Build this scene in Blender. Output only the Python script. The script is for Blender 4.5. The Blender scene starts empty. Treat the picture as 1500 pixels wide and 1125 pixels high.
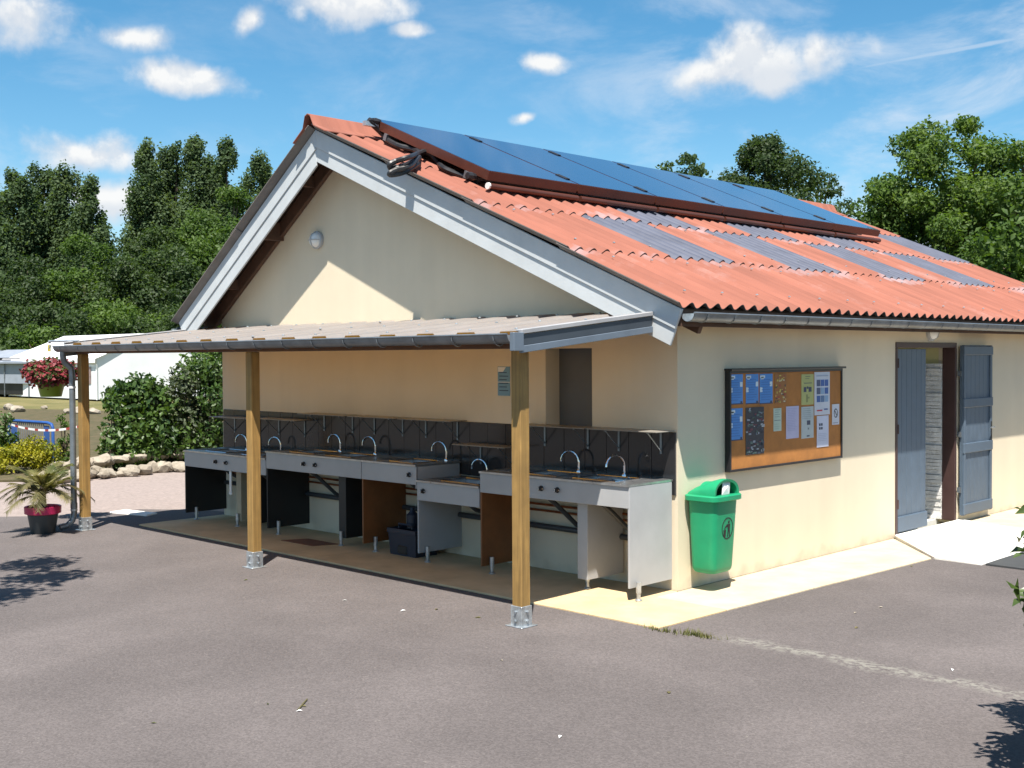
import bpy, bmesh, math, random
import numpy as np
from mathutils import Vector, Matrix, Euler

random.seed(7); RNG = np.random.default_rng(7)
SC = bpy.context.scene
COL = SC.collection
rad = math.radians

# ------------------------------------------------------------------ camera
# Axes of the place: x along the gable wall (to the right), y along the side wall (away), z up.
# Origin: foot of the building corner.  Solved from the two vanishing points of the walls.
PCX, PCY = 750.0, 562.5
V1 = np.array([-991.0, 531.0]); V2 = np.array([2430.0, 512.0])
FPX = math.sqrt(-float((V1 - [PCX, PCY]) @ (V2 - [PCX, PCY])))
def _ray(p):
    v = np.array([p[0] - PCX, -(p[1] - PCY), -FPX]); return v / np.linalg.norm(v)
_X = -_ray(V1); _Y = _ray(V2); _Z = np.cross(_X, _Y); _Z /= np.linalg.norm(_Z)
ROT = np.stack([_X, _Y, _Z])
CAM = np.array([5.753, -7.797, 1.95])
def wray(p): return ROT @ _ray(p)
def on_axis(p, axis, val):
    d = wray(p); return CAM + (val - CAM[axis]) / d[axis] * d
def on_roof(p, up=0.0):
    a, b = 2.4822 + up, -0.43096
    d = wray(p); return CAM + (a + b * CAM[0] - CAM[2]) / (d[2] - b * d[0]) * d
def at_dist(px, py, dist):
    d = wray((px, py)); return CAM + d * dist / math.hypot(d[0], d[1])
cd = bpy.data.cameras.new('camera'); cam = bpy.data.objects.new('camera', cd); COL.objects.link(cam)
cd.sensor_width = 36.0; cd.lens = FPX / 1500.0 * 36.0; cd.clip_end = 3000.0; cd.clip_start = 0.05
cam.matrix_world = Matrix.Translation(Vector(CAM)) @ Matrix([list(r) for r in ROT]).to_4x4()
SC.camera = cam

# ------------------------------------------------------------------ light
SUN = Vector((0.31, -0.355, 1.0)).normalized()          # towards the sun, from the shadows
sl = bpy.data.lights.new('sun', 'SUN'); sl.energy = 5.0; sl.angle = rad(0.53); sl.color = (1.0, 0.945, 0.86)
so = bpy.data.objects.new('sun', sl); COL.objects.link(so); so.location = (6, -8, 20)
so.rotation_euler = SUN.to_track_quat('Z', 'Y').to_euler()

W = bpy.data.worlds.new('World'); SC.world = W; W.use_nodes = True
nt = W.node_tree; nt.nodes.clear()
def wn(t, **k):
    n = nt.nodes.new(t)
    for a, b in k.items(): setattr(n, a, b)
    return n
L = nt.links.new
out = wn('ShaderNodeOutputWorld'); bg = wn('ShaderNodeBackground'); bg.inputs[1].default_value = 0.051
sky = wn('ShaderNodeTexSky'); sky.sky_type = 'NISHITA'; sky.sun_disc = False
sky.sun_elevation = math.asin(SUN.z); sky.sun_rotation = math.atan2(SUN.x, SUN.y)
sky.altitude = 300; sky.air_density = 1.0; sky.dust_density = 0.35; sky.ozone_density = 2.6
hs = wn('ShaderNodeHueSaturation'); hs.inputs['Hue'].default_value = 0.487; hs.inputs['Saturation'].default_value = 1.30; hs.inputs['Value'].default_value = 1.38
L(sky.outputs[0], hs.inputs['Color'])
tc = wn('ShaderNodeTexCoord'); D = tc.outputs['Generated']
def math_(op, a, b=None, c=None):
    n = wn('ShaderNodeMath', operation=op)
    for i, v in enumerate((a, b, c)):
        if v is None: continue
        if isinstance(v, (int, float)): n.inputs[i].default_value = v
        else: L(v, n.inputs[i])
    return n.outputs[0]
def maprange(v, a, b, c, d, smooth=True):
    n = wn('ShaderNodeMapRange'); n.interpolation_type = 'SMOOTHSTEP' if smooth else 'LINEAR'
    L(v, n.inputs[0])
    for i, x in enumerate((a, b, c, d)): n.inputs[i + 1].default_value = x
    return n.outputs[0]
def noise(vec, scale, detail=6, rough=0.55, dist=0.0):
    n = wn('ShaderNodeTexNoise'); L(vec, n.inputs['Vector']); n.inputs['Scale'].default_value = scale
    n.inputs['Detail'].default_value = detail; n.inputs['Roughness'].default_value = rough; n.inputs['Distortion'].default_value = dist
    return n.outputs['Fac']
def vadd(v, w):
    n = wn('ShaderNodeVectorMath', operation='ADD'); L(v, n.inputs[0]); n.inputs[1].default_value = w; return n.outputs[0]
def blob(c, w, h, tilt=0.0, src=None):
    c = Vector(c).normalized(); t1 = c.cross(Vector((0, 0, 1))).normalized(); t2 = t1.cross(c).normalized()
    a = rad(tilt); t1, t2 = t1 * math.cos(a) + t2 * math.sin(a), t2 * math.cos(a) - t1 * math.sin(a)
    m = Matrix((t1, c, t2)).transposed()          # columns: right, forward, up
    n = wn('ShaderNodeMapping'); n.vector_type = 'TEXTURE'; L(src or D, n.inputs[0])
    n.inputs[1].default_value = c; n.inputs[2].default_value = m.to_euler(); n.inputs[3].default_value = (w, max(w, .1), h)
    ln = wn('ShaderNodeVectorMath', operation='LENGTH'); L(n.outputs[0], ln.inputs[0])
    return ln.outputs['Value'], n.outputs[0]
# cumulus clouds: (pixel centre, half width, half height, tilt)
CL = [(1120, 92, 138, 54, 6), (1195, 78, 62, 46, 0), (1045, 104, 76, 32, 6), (803, 92, 56, 26, -6), (505, 6, 125, 46, 0),
      (600, 44, 46, 18, 6), (275, 116, 98, 32, -6), (190, 54, 56, 26, 0), (25, 22, 120, 66, -10),
      (130, 228, 120, 48, 0), (160, 290, 130, 50, 0), (770, 172, 34, 15, 10), (365, 30, 34, 26, 45)]
dens = None; densu = None; DU = vadd(D, (0.0, 0.0, 0.016))
for k_, (px, py, w, h, tl) in enumerate(CL):
    f_ = (1.04, .92) if k_ < 3 else (.9, .82)
    ln, _ = blob(wray((px, py)), f_[0] * w / FPX, f_[1] * h / FPX, tl)
    dens = ln if dens is None else math_('MINIMUM', dens, ln)
    lu, _ = blob(wray((px, py)), f_[0] * w / FPX, f_[1] * h / FPX, tl, DU)
    densu = lu if densu is None else math_('MINIMUM', densu, lu)
for k in range(16):                                        # the same kind of sky goes on round the horizon
    az = rad(200 + 300 * (k + .5) / 16 + random.uniform(-6, 6)); el = rad(random.uniform(9, 42))
    ca = math.atan2(wray((750, 500))[1], wray((750, 500))[0]) - rad(180) + (az - rad(350))
    ln, _ = blob((math.cos(ca) * math.cos(el), math.sin(ca) * math.cos(el), math.sin(el)), random.uniform(.05, .13), random.uniform(.02, .05), random.uniform(-6, 6))
    dens = math_('MINIMUM', dens, ln)
n1 = noise(D, 20, 8, 0.55, 0.1)
n2 = noise(vadd(D, (0.002, -0.003, 0.008)), 20, 8, 0.55, 0.1)
nb = noise(D, 9, 3, 0.5)
d0 = math_('SUBTRACT', 1.0, dens)
d1 = math_('ADD', math_('MULTIPLY_ADD', math_('SUBTRACT', n1, 0.5), 2.1, d0), math_('MULTIPLY', math_('SUBTRACT', nb, 0.5), 1.0))
mask = maprange(d1, 0.0, 0.75, 0.0, 0.96)
shade = maprange(math_('SUBTRACT', n1, n2), -0.06, 0.06, 0.0, 1.0)
core = maprange(d1, 0.25, 1.0, 0.0, 1.0)
ccol = wn('ShaderNodeMix', data_type='RGBA'); ccol.inputs['A'].default_value = (6.4, 6.9, 7.6, 1); ccol.inputs['B'].default_value = (9.0, 9.0, 8.9, 1)
under = maprange(math_('ADD', math_('SUBTRACT', 1.0, densu), math_('SUBTRACT', n2, 0.5)), 0.05, 0.75, 1.0, 0.25)      # cloud overhead greys the base
L(math_('MULTIPLY', math_('ADD', math_('MULTIPLY', shade, 0.7), math_('MULTIPLY', core, 0.5)), under), ccol.inputs['Factor'])
# thin high cloud
mp = wn('ShaderNodeMapping'); L(D, mp.inputs[0]); mp.inputs[3].default_value = (1.0, 1.6, 3.2); mp.inputs[2].default_value = (0.0, 0.25, 0.3)
ci = noise(mp.outputs[0], 5.5, 10, 0.62, 0.35); cj = noise(D, 2.6, 4, 0.5)
cirr = math_('MULTIPLY', maprange(ci, 0.43, 0.78, 0.0, 0.8), maprange(cj, 0.36, 0.62, 0.2, 1.0))
tr, _ = blob(wray((1395, 74)), 175 / FPX, 4.2 / FPX, 5.5)
trail = maprange(math_('MULTIPLY_ADD', math_('SUBTRACT', noise(D, 60, 3), 0.5), 0.7, tr), 1.05, 0.3, 0.0, 0.38)
thin = math_('MAXIMUM', cirr, trail)
m1 = wn('ShaderNodeMix', data_type='RGBA'); L(hs.outputs[0], m1.inputs['A']); m1.inputs['B'].default_value = (7.9, 8.3, 8.9, 1); L(thin, m1.inputs['Factor'])
m2 = wn('ShaderNodeMix', data_type='RGBA'); L(m1.outputs['Result'], m2.inputs['A']); L(ccol.outputs['Result'], m2.inputs['B']); L(mask, m2.inputs['Factor'])
L(m2.outputs['Result'], bg.inputs[0]); L(bg.outputs[0], out.inputs[0])

SC.view_settings.view_transform = 'Standard'; SC.view_settings.look = 'None'
SC.view_settings.exposure = 1.1; SC.view_settings.gamma = 1.0; SC.view_settings.use_curve_mapping = False
SC.render.engine = 'CYCLES'; SC.cycles.use_denoising = True
SC.cycles.max_bounces = 8; SC.cycles.diffuse_bounces = 4; SC.cycles.caustics_reflective = False; SC.cycles.caustics_refractive = False
SC.cycles.sample_clamp_indirect = 6.0

# ------------------------------------------------------------------ materials
def material(name, col, rough=0.7, metal=0.0, var=0.12, vscale=3.0, col2=None, bump=0.0, bscale=60.0, spec=0.5, stretch=None, extra=None, trans=0.0):
    m = bpy.data.materials.new(name); m.use_nodes = True; t = m.node_tree; N = t.nodes; B = N['Principled BSDF']
    g = N.new('ShaderNodeNewGeometry'); vec = g.outputs['Position']
    if stretch:
        mp = N.new('ShaderNodeMapping'); t.links.new(vec, mp.inputs[0]); mp.inputs[3].default_value = stretch; vec = mp.outputs[0]
    n = N.new('ShaderNodeTexNoise'); t.links.new(vec, n.inputs['Vector']); n.inputs['Scale'].default_value = vscale; n.inputs['Detail'].default_value = 8; n.inputs['Roughness'].default_value = 0.62
    mx = N.new('ShaderNodeMix'); mx.data_type = 'RGBA'
    c2 = col2 or tuple(max(0.0, c * (1 - 2.2 * var)) for c in col)
    c1 = col if col2 else tuple(min(1.0, c * (1 + var)) for c in col)
    mx.inputs['A'].default_value = (*c2, 1); mx.inputs['B'].default_value = (*c1, 1)
    r = N.new('ShaderNodeMapRange'); r.inputs[1].default_value = 0.3; r.inputs[2].default_value = 0.7; t.links.new(n.outputs['Fac'], r.inputs[0]); t.links.new(r.outputs[0], mx.inputs['Factor'])
    res = mx.outputs['Result']
    if extra: res = extra(t, N, g.outputs['Position'], res, B)
    t.links.new(res, B.inputs['Base Color'])
    B.inputs['Roughness'].default_value = rough; B.inputs['Metallic'].default_value = metal
    B.inputs['Specular IOR Level'].default_value = spec
    if trans: B.inputs['Transmission Weight'].default_value = trans
    if bump:
        n2 = N.new('ShaderNodeTexNoise'); t.links.new(vec, n2.inputs['Vector']); n2.inputs['Scale'].default_value = bscale; n2.inputs['Detail'].default_value = 6
        b = N.new('ShaderNodeBump'); b.inputs['Strength'].default_value = bump; b.inputs['Distance'].default_value = 0.01
        t.links.new(n2.outputs['Fac'], b.inputs['Height']); t.links.new(b.outputs[0], B.inputs['Normal'])
    rr = N.new('ShaderNodeMapRange'); rr.inputs[3].default_value = max(0.03, rough - 0.08); rr.inputs[4].default_value = min(1, rough + 0.08)
    t.links.new(n.outputs['Fac'], rr.inputs[0]); t.links.new(rr.outputs[0], B.inputs['Roughness'])
    return m
def leafmat(name, ca, cb, scale=0.9, tr=0.35, rough=0.55, spec=0.3):
    m = bpy.data.materials.new(name); m.use_nodes = True; t = m.node_tree; N = t.nodes; N.clear(); l = t.links.new
    o = N.new('ShaderNodeOutputMaterial'); g = N.new('ShaderNodeNewGeometry')
    n = N.new('ShaderNodeTexNoise'); n.inputs['Scale'].default_value = scale; n.inputs['Detail'].default_value = 5; l(g.outputs['Position'], n.inputs['Vector'])
    w = N.new('ShaderNodeTexWhiteNoise'); mu = N.new('ShaderNodeVectorMath'); mu.operation = 'SNAP'; mu.inputs[1].default_value = (.13, .13, .13)
    l(g.outputs['Position'], mu.inputs[0]); l(mu.outputs[0], w.inputs['Vector'])
    ad = N.new('ShaderNodeMath'); ad.operation = 'MULTIPLY_ADD'; l(w.outputs['Value'], ad.inputs[0]); ad.inputs[1].default_value = 0.34; l(n.outputs['Fac'], ad.inputs[2])
    r = N.new('ShaderNodeMapRange'); r.inputs[1].default_value = 0.42; r.inputs[2].default_value = 0.92; l(ad.outputs[0], r.inputs[0])
    mx = N.new('ShaderNodeMix'); mx.data_type = 'RGBA'; mx.inputs['A'].default_value = (*ca, 1); mx.inputs['B'].default_value = (*cb, 1); l(r.outputs[0], mx.inputs['Factor'])
    p = N.new('ShaderNodeBsdfPrincipled'); p.inputs['Roughness'].default_value = rough; p.inputs['Specular IOR Level'].default_value = spec; l(mx.outputs['Result'], p.inputs['Base Color'])
    tl = N.new('ShaderNodeBsdfTranslucent'); mc = N.new('ShaderNodeMix'); mc.data_type = 'RGBA'; mc.blend_type = 'MULTIPLY'; mc.inputs['Factor'].default_value = 1
    l(mx.outputs['Result'], mc.inputs['A']); mc.inputs['B'].default_value = (1.25, 1.3, 0.5, 1); l(mc.outputs['Result'], tl.inputs['Color'])
    ms = N.new('ShaderNodeMixShader'); ms.inputs[0].default_value = tr; l(p.outputs[0], ms.inputs[1]); l(tl.outputs[0], ms.inputs[2]); l(ms.outputs[0], o.inputs[0])
    return m

def x_asphalt(t, N, pos, res, B):
    l = t.links.new
    v = N.new('ShaderNodeTexVoronoi'); v.inputs['Scale'].default_value = 95; l(pos, v.inputs['Vector'])
    hsv = N.new('ShaderNodeSeparateColor'); l(v.outputs['Color'], hsv.inputs[0])
    r = N.new('ShaderNodeMapRange'); l(hsv.outputs[0], r.inputs[0]); r.inputs[3].default_value = 0.80; r.inputs[4].default_value = 1.16
    m = N.new('ShaderNodeMix'); m.data_type = 'RGBA'; m.blend_type = 'MULTIPLY'; m.inputs['Factor'].default_value = 1; l(res, m.inputs['A']); l(r.outputs[0], m.inputs['B'])
    # fine speckle of pale and dark grit
    n = N.new('ShaderNodeTexNoise'); n.inputs['Scale'].default_value = 34; n.inputs['Detail'].default_value = 3; l(pos, n.inputs['Vector'])
    q = N.new('ShaderNodeMapRange'); l(n.outputs['Fac'], q.inputs[0]); q.inputs[1].default_value = 0.68; q.inputs[2].default_value = 0.76; q.inputs[4].default_value = 0.35
    m3 = N.new('ShaderNodeMix'); m3.data_type = 'RGBA'; l(q.outputs[0], m3.inputs['Factor']); l(m.outputs['Result'], m3.inputs['A']); m3.inputs['B'].default_value = (.27, .245, .215, 1)
    # long pale worn patches
    n2 = N.new('ShaderNodeTexNoise'); n2.inputs['Scale'].default_value = 0.55; n2.inputs['Detail'].default_value = 7; n2.inputs['Distortion'].default_value = 0.6; l(pos, n2.inputs['Vector'])
    q2 = N.new('ShaderNodeMapRange'); l(n2.outputs['Fac'], q2.inputs[0]); q2.inputs[1].default_value = 0.36; q2.inputs[2].default_value = 0.68; q2.inputs[3].default_value = 0.86; q2.inputs[4].default_value = 1.10
    m4 = N.new('ShaderNodeMix'); m4.data_type = 'RGBA'; m4.blend_type = 'MULTIPLY'; m4.inputs['Factor'].default_value = 1; l(m3.outputs['Result'], m4.inputs['A']); l(q2.outputs[0], m4.inputs['B'])
    # gritty construction joint running out from the apron corner, y about -1.0 for x > 1.1
    s = N.new('ShaderNodeSeparateXYZ'); l(pos, s.inputs[0])
    w = N.new('ShaderNodeTexNoise'); w.inputs['Scale'].default_value = 2.2; w.inputs['Detail'].default_value = 8; w.inputs['Roughness'].default_value = .7; l(pos, w.inputs['Vector'])
    def mt(op, a, b):
        k = N.new('ShaderNodeMath'); k.operation = op
        for i, z in enumerate((a, b)):
            if isinstance(z, (int, float)): k.inputs[i].default_value = z
            else: l(z, k.inputs[i])
        return k.outputs[0]
    dy = mt('ABSOLUTE', mt('ADD', mt('ADD', s.outputs[1], 1.0), mt('MULTIPLY', mt('SUBTRACT', w.outputs['Fac'], .5), 0.42)), 0)
    br = N.new('ShaderNodeMapRange'); l(dy, br.inputs[0]); br.inputs[1].default_value = 0.13; br.inputs[2].default_value = 0.02; br.inputs[3].default_value = 0; br.inputs[4].default_value = 1
    bx = N.new('ShaderNodeMapRange'); l(s.outputs[0], bx.inputs[0]); bx.inputs[1].default_value = 1.05; bx.inputs[2].default_value = 1.3
    n5 = N.new('ShaderNodeTexNoise'); n5.inputs['Scale'].default_value = 28; n5.inputs['Detail'].default_value = 4; l(pos, n5.inputs['Vector'])
    sp = N.new('ShaderNodeMapRange'); l(n5.outputs['Fac'], sp.inputs[0]); sp.inputs[1].default_value = .42; sp.inputs[2].default_value = .56
    f = mt('MULTIPLY', mt('MULTIPLY', br.outputs[0], bx.outputs[0]), mt('MULTIPLY', sp.outputs[0], 0.42))
    m5 = N.new('ShaderNodeMix'); m5.data_type = 'RGBA'; l(f, m5.inputs['Factor']); l(m4.outputs['Result'], m5.inputs['A']); m5.inputs['B'].default_value = (.30, .295, .25, 1)
    return m5.outputs['Result']
def x_wall(t, N, pos, res, B):
    l = t.links.new      # faint vertical streaks
    mp = N.new('ShaderNodeMapping'); l(pos, mp.inputs[0]); mp.inputs[3].default_value = (3.2, 3.2, 0.16)
    n = N.new('ShaderNodeTexNoise'); n.inputs['Scale'].default_value = 1.1; n.inputs['Detail'].default_value = 6; l(mp.outputs[0], n.inputs['Vector'])
    r = N.new('ShaderNodeMapRange'); l(n.outputs['Fac'], r.inputs[0]); r.inputs[1].default_value = .35; r.inputs[2].default_value = .7; r.inputs[3].default_value = .965; r.inputs[4].default_value = 1.01
    m = N.new('ShaderNodeMix'); m.data_type = 'RGBA'; m.blend_type = 'MULTIPLY'; m.inputs['Factor'].default_value = 1; l(res, m.inputs['A']); l(r.outputs[0], m.inputs['B'])
    # splash dirt along the foot, broken up
    s = N.new('ShaderNodeSeparateXYZ'); l(pos, s.inputs[0])
    q = N.new('ShaderNodeTexNoise'); q.inputs['Scale'].default_value = 5; q.inputs['Detail'].default_value = 7; l(pos, q.inputs['Vector'])
    k = N.new('ShaderNodeMath'); k.operation = 'MULTIPLY_ADD'; l(q.outputs['Fac'], k.inputs[0]); k.inputs[1].default_value = -0.32; l(s.outputs[2], k.inputs[2])
    e = N.new('ShaderNodeMapRange'); l(k.outputs[0], e.inputs[0]); e.inputs[1].default_value = -.2; e.inputs[2].default_value = -.08; e.inputs[3].default_value = .4; e.inputs[4].default_value = 0
    m2 = N.new('ShaderNodeMix'); m2.data_type = 'RGBA'; l(e.outputs[0], m2.inputs['Factor']); l(m.outputs['Result'], m2.inputs['A']); m2.inputs['B'].default_value = (.30, .24, .17, 1)
    return m2.outputs['Result']
def x_roof(t, N, pos, res, B):
    l = t.links.new      # pale bloom round the skylight sheets, grime runs down the slope
    mp = N.new('ShaderNodeMapping'); l(pos, mp.inputs[0]); mp.inputs[3].default_value = (.35, 5.6, .35)
    n = N.new('ShaderNodeTexNoise'); n.inputs['Scale'].default_value = 1.4; n.inputs['Detail'].default_value = 6; l(mp.outputs[0], n.inputs['Vector'])
    r = N.new('ShaderNodeMapRange'); l(n.outputs['Fac'], r.inputs[0]); r.inputs[1].default_value = .32; r.inputs[2].default_value = .7; r.inputs[3].default_value = .80; r.inputs[4].default_value = 1.08
    m = N.new('ShaderNodeMix'); m.data_type = 'RGBA'; m.blend_type = 'MULTIPLY'; m.inputs['Factor'].default_value = 1; l(res, m.inputs['A']); l(r.outputs[0], m.inputs['B'])
    v = N.new('ShaderNodeTexNoise'); v.inputs['Scale'].default_value = 0.8; v.inputs['Detail'].default_value = 8; v.inputs['Roughness'].default_value = .75; l(pos, v.inputs['Vector'])
    q = N.new('ShaderNodeMapRange'); l(v.outputs['Fac'], q.inputs[0]); q.inputs[1].default_value = .56; q.inputs[2].default_value = .74; q.inputs[4].default_value = .32
    m2 = N.new('ShaderNodeMix'); m2.data_type = 'RGBA'; l(q.outputs[0], m2.inputs['Factor']); l(m.outputs['Result'], m2.inputs['A']); m2.inputs['B'].default_value = (.42, .30, .29, 1)
    # lime bloom washed out along the two upper laps, in ragged patches
    s = N.new('ShaderNodeSeparateXYZ'); l(pos, s.inputs[0]); prev = m2.outputs['Result']
    w = N.new('ShaderNodeTexNoise'); w.inputs['Scale'].default_value = 1.0; w.inputs['Detail'].default_value = 7; w.inputs['Roughness'].default_value = .68; l(pos, w.inputs['Vector'])
    for xc in (-.78, -1.98):
        a = N.new('ShaderNodeMath'); a.operation = 'SUBTRACT'; l(s.outputs[0], a.inputs[0]); a.inputs[1].default_value = xc
        b = N.new('ShaderNodeMath'); b.operation = 'ABSOLUTE'; l(a.outputs[0], b.inputs[0])
        c = N.new('ShaderNodeMapRange'); l(b.outputs[0], c.inputs[0]); c.inputs[1].default_value = .05; c.inputs[2].default_value = .36; c.inputs[3].default_value = .13; c.inputs[4].default_value = -.25
        d = N.new('ShaderNodeMath'); d.operation = 'ADD'; l(c.outputs[0], d.inputs[0]); l(w.outputs['Fac'], d.inputs[1])
        e = N.new('ShaderNodeMapRange'); l(d.outputs[0], e.inputs[0]); e.inputs[1].default_value = .60; e.inputs[2].default_value = .74; e.inputs[4].default_value = .6
        f = N.new('ShaderNodeMix'); f.data_type = 'RGBA'; l(e.outputs[0], f.inputs['Factor']); l(prev, f.inputs['A']); f.inputs['B'].default_value = (.31, .26, .28, 1); prev = f.outputs['Result']
    return prev
def x_wood(t, N, pos, res, B):
    l = t.links.new
    mp = N.new('ShaderNodeMapping'); l(pos, mp.inputs[0]); mp.inputs[3].default_value = (42, 42, 1.6)
    n = N.new('ShaderNodeTexNoise'); n.inputs['Scale'].default_value = 1; n.inputs['Detail'].default_value = 5; n.inputs['Distortion'].default_value = .7; l(mp.outputs[0], n.inputs['Vector'])
    r = N.new('ShaderNodeMapRange'); l(n.outputs['Fac'], r.inputs[0]); r.inputs[1].default_value = .3; r.inputs[2].default_value = .7; r.inputs[3].default_value = .66; r.inputs[4].default_value = 1.1
    m = N.new('ShaderNodeMix'); m.data_type = 'RGBA'; m.blend_type = 'MULTIPLY'; m.inputs['Factor'].default_value = 1; l(res, m.inputs['A']); l(r.outputs[0], m.inputs['B'])
    return m.outputs['Result']

M = {}
M['asphalt'] = material('asphalt', (.119, .104, .101),   .92, var=.05, vscale=1.3, bump=.35, bscale=140, extra=x_asphalt, spec=.25)
M['gravel'] = material('pink gravel', (.28, .232, .212), .95, var=.12, vscale=22, bump=.4, bscale=170, spec=.2)
M['dry_grass'] = material('dry grass ground', (.20, .165, .075), .95, col2=(.075, .085, .028), vscale=.35, bump=.8, bscale=30, spec=.15)
M['soil'] = material('bed soil', (.12, .09, .055), .95, col2=(.05, .055, .025), vscale=3, bump=.8, bscale=30, spec=.15)
M['slab'] = material('ochre slab', (.57, .425, .245), .85, var=.10, vscale=2.6, bump=.25, bscale=80, spec=.3)
M['pave'] = material('pale paving', (.55, .45, .31), .88, var=.09, vscale=3, bump=.3, bscale=90, spec=.25)
M['kerb_side'] = material('slab side', (.30, .20, .16), .9, var=.15, vscale=6, bump=.3)
M['ramp'] = material('pale ramp concrete', (.74, .72, .67), .85, var=.06, vscale=4, bump=.3, bscale=90)
M['wall'] = material('cream render', (.70, .61, .46), .9, var=.03, vscale=.9, bump=.35, bscale=170, extra=x_wall, spec=.25)
M['fibre'] = material('bare fibre cement', (.17, .155, .145), .9, var=.12, vscale=4)
M['roof'] = material('terracotta fibre cement', (.275, .102, .069), .8, var=.08, vscale=1.2, bump=.15, bscale=120, extra=x_roof, spec=.3)
M['skylight'] = material('translucent sheet', (.085, .092, .125), .5, var=.10, vscale=3, spec=.5)
M['fascia'] = material('pale grey fascia paint', (.50, .53, .545), .6, var=.05, vscale=3, bump=.05)
M['dark_wood'] = material('dark stained timber', (.10, .05, .03), .75, var=.2, vscale=5)
M['deck'] = material('roof underlay', (.09, .05, .035), .9)
M['zinc'] = material('zinc gutter', (.22, .245, .265), .42, metal=.6, var=.15, vscale=6)
M['galv'] = material('galvanised steel', (.52, .55, .57), .38, metal=.7, var=.2, vscale=18)
M['blue_metal'] = material('grey blue folded metal', (.15, .185, .23), .45, metal=.25, var=.06, vscale=5)
M['blue_shaded'] = material('shaded blue grey metal', (.055, .068, .085), .45, metal=.2, var=.06, vscale=5)
M['sheet'] = material('pale edge trim', (.34, .34, .35), .55, var=.10, vscale=2.2, bump=.06)
M['post'] = material('treated pine', (.35, .205, .06), .7, var=.10, vscale=6, extra=x_wood)
M['pipe'] = material('black insulated pipe', (.018, .018, .02), .45, var=.2, vscale=20)
M['panel_frame'] = material('bronze panel frame', (.13, .045, .03), .35, metal=.4, var=.1)
M['shutter'] = material('slate blue door paint', (.080, .112, .152), .5, var=.07, vscale=6, bump=.06, bscale=90)
M['door_frame'] = material('dark brown frame', (.055, .028, .025), .5)
M['white'] = material('white plastic', (.75, .75, .73), .4, var=.04)
M['white_clad'] = material('white split stone', (.72, .71, .68), .85, var=.12, vscale=12, bump=.8, bscale=40)
M['yellow_wall'] = material('pale yellow paint', (.65, .60, .30), .8, var=.04)
M['green'] = material('green bin plastic', (.010, .28, .125), .42, var=.06, vscale=5, bump=.03, bscale=60)
M['black'] = material('black', (.012, .012, .013), .5)
M['cork'] = material('orange brown board', (.42, .17, .04), .8, var=.10, vscale=7, bump=.2, bscale=200)
M['board_frame'] = material('black board frame', (.018, .016, .018), .4)
M['tile'] = material('dark grey tile', (.024, .024, .026), .13, var=.04, vscale=4)
M['grout'] = material('tile grout', (.16, .15, .14), .9)
M['steel'] = material('brushed steel worktop', (.46, .46, .46), .30, metal=.85, var=.1, vscale=12)
M['chrome'] = material('chrome', (.72, .72, .74), .10, metal=1.0, var=.02)
M['lam_grey'] = material('pale grey laminate', (.38, .385, .39), .45, var=.04, vscale=4)
M['lam_black'] = material('black laminate', (.014, .014, .015), .5)
M['lam_brown'] = material('brown laminate', (.20, .075, .022), .5, var=.12, vscale=5)
M['lam_beige'] = material('beige laminate', (.45, .38, .26), .5)
M['waste'] = material('grey waste pipe', (.05, .055, .06), .45)
M['copper'] = material('copper pipe', (.45, .16, .07), .4, metal=.8, var=.2, vscale=10)
M['navy'] = material('navy crate plastic', (.018, .022, .038), .5)
M['mat'] = material('reddish floor grille', (.17, .075, .04), .85)
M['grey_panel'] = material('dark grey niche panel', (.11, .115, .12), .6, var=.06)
M['shelf'] = material('shelf laminate', (.24, .22, .19), .4)
M['pot_dark'] = material('anthracite pot', (.035, .042, .045), .5)
M['pot_pink'] = material('magenta pot rim', (.50, .018, .10), .4)
M['pot_lime'] = material('lime pot', (.22, .30, .02), .45)
M['rock'] = material('pale limestone', (.38, .335, .27), .9, col2=(.18, .15, .11), vscale=4, bump=.9, bscale=14)
M['tent'] = material('white tent cloth', (.80, .81, .83), .6, var=.03, vscale=1)
M['tent_win'] = material('tent clear window', (.42, .30, .30), .3, var=.25, vscale=2)
M['barrier'] = material('blue barrier paint', (.02, .08, .28), .45)
M['barrier_bar'] = material('grey barrier mesh', (.25, .25, .25), .5, metal=.4)
M['tape_red'] = material('red tape', (.30, .04, .03), .5)
M['shed'] = material('grey shed cladding', (.26, .29, .34), .5, var=.06)
M['bark'] = material('bark', (.11, .085, .06), .95, var=.25, vscale=8, bump=.8, bscale=30)
M['shadow_dark'] = material('dark sheet for a shadow', (.045, .048, .05), .9)
M['red_flower'] = leafmat('red petals', (.12, .009, .017), (.30, .05, .06), 9, .2)
M['l_basket'] = leafmat('basket leaves', (.05, .07, .02), (.10, .13, .04), 6)
M['l_poplar'] = leafmat('poplar leaves', (.042, .080, .036), (.120, .168, .080), .35, .48, .6, .15)
M['l_dark'] = leafmat('dark broad leaves', (0.026, 0.05, 0.018), (0.068, 0.11, 0.034), .3, .48)
M['l_mid'] = leafmat('mid green leaves', (0.042, 0.088, 0.018), (0.105, 0.17, 0.034), .35, .48)
M['l_bright'] = leafmat('bright green leaves', (.040, .092, .018), (.125, .190, .040), .5, .48)
M['l_shrub'] = leafmat('shrub leaves', (.024, .060, .012), (.095, .160, .028), 1.6, .35, .45, .5)
M['l_grey'] = leafmat('greyish shrub leaves', (.035, .055, .028), (.085, .105, .050), 1.6, .3)
M['l_yellow'] = leafmat('yellow green leaves', (.12, .15, .01), (.36, .32, .02), 2.5, .35)
M['l_palm'] = leafmat('dry palm leaves', (.085, .085, .035), (.21, .18, .085), 5, .3)
M['l_laurel'] = leafmat('laurel leaves', (.018, .045, .012), (.08, .12, .03), 4, .3, .35, .5)
M['l_grass'] = leafmat('grass blades', (.06, .08, .02), (.19, .17, .06), 3, .3)

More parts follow.
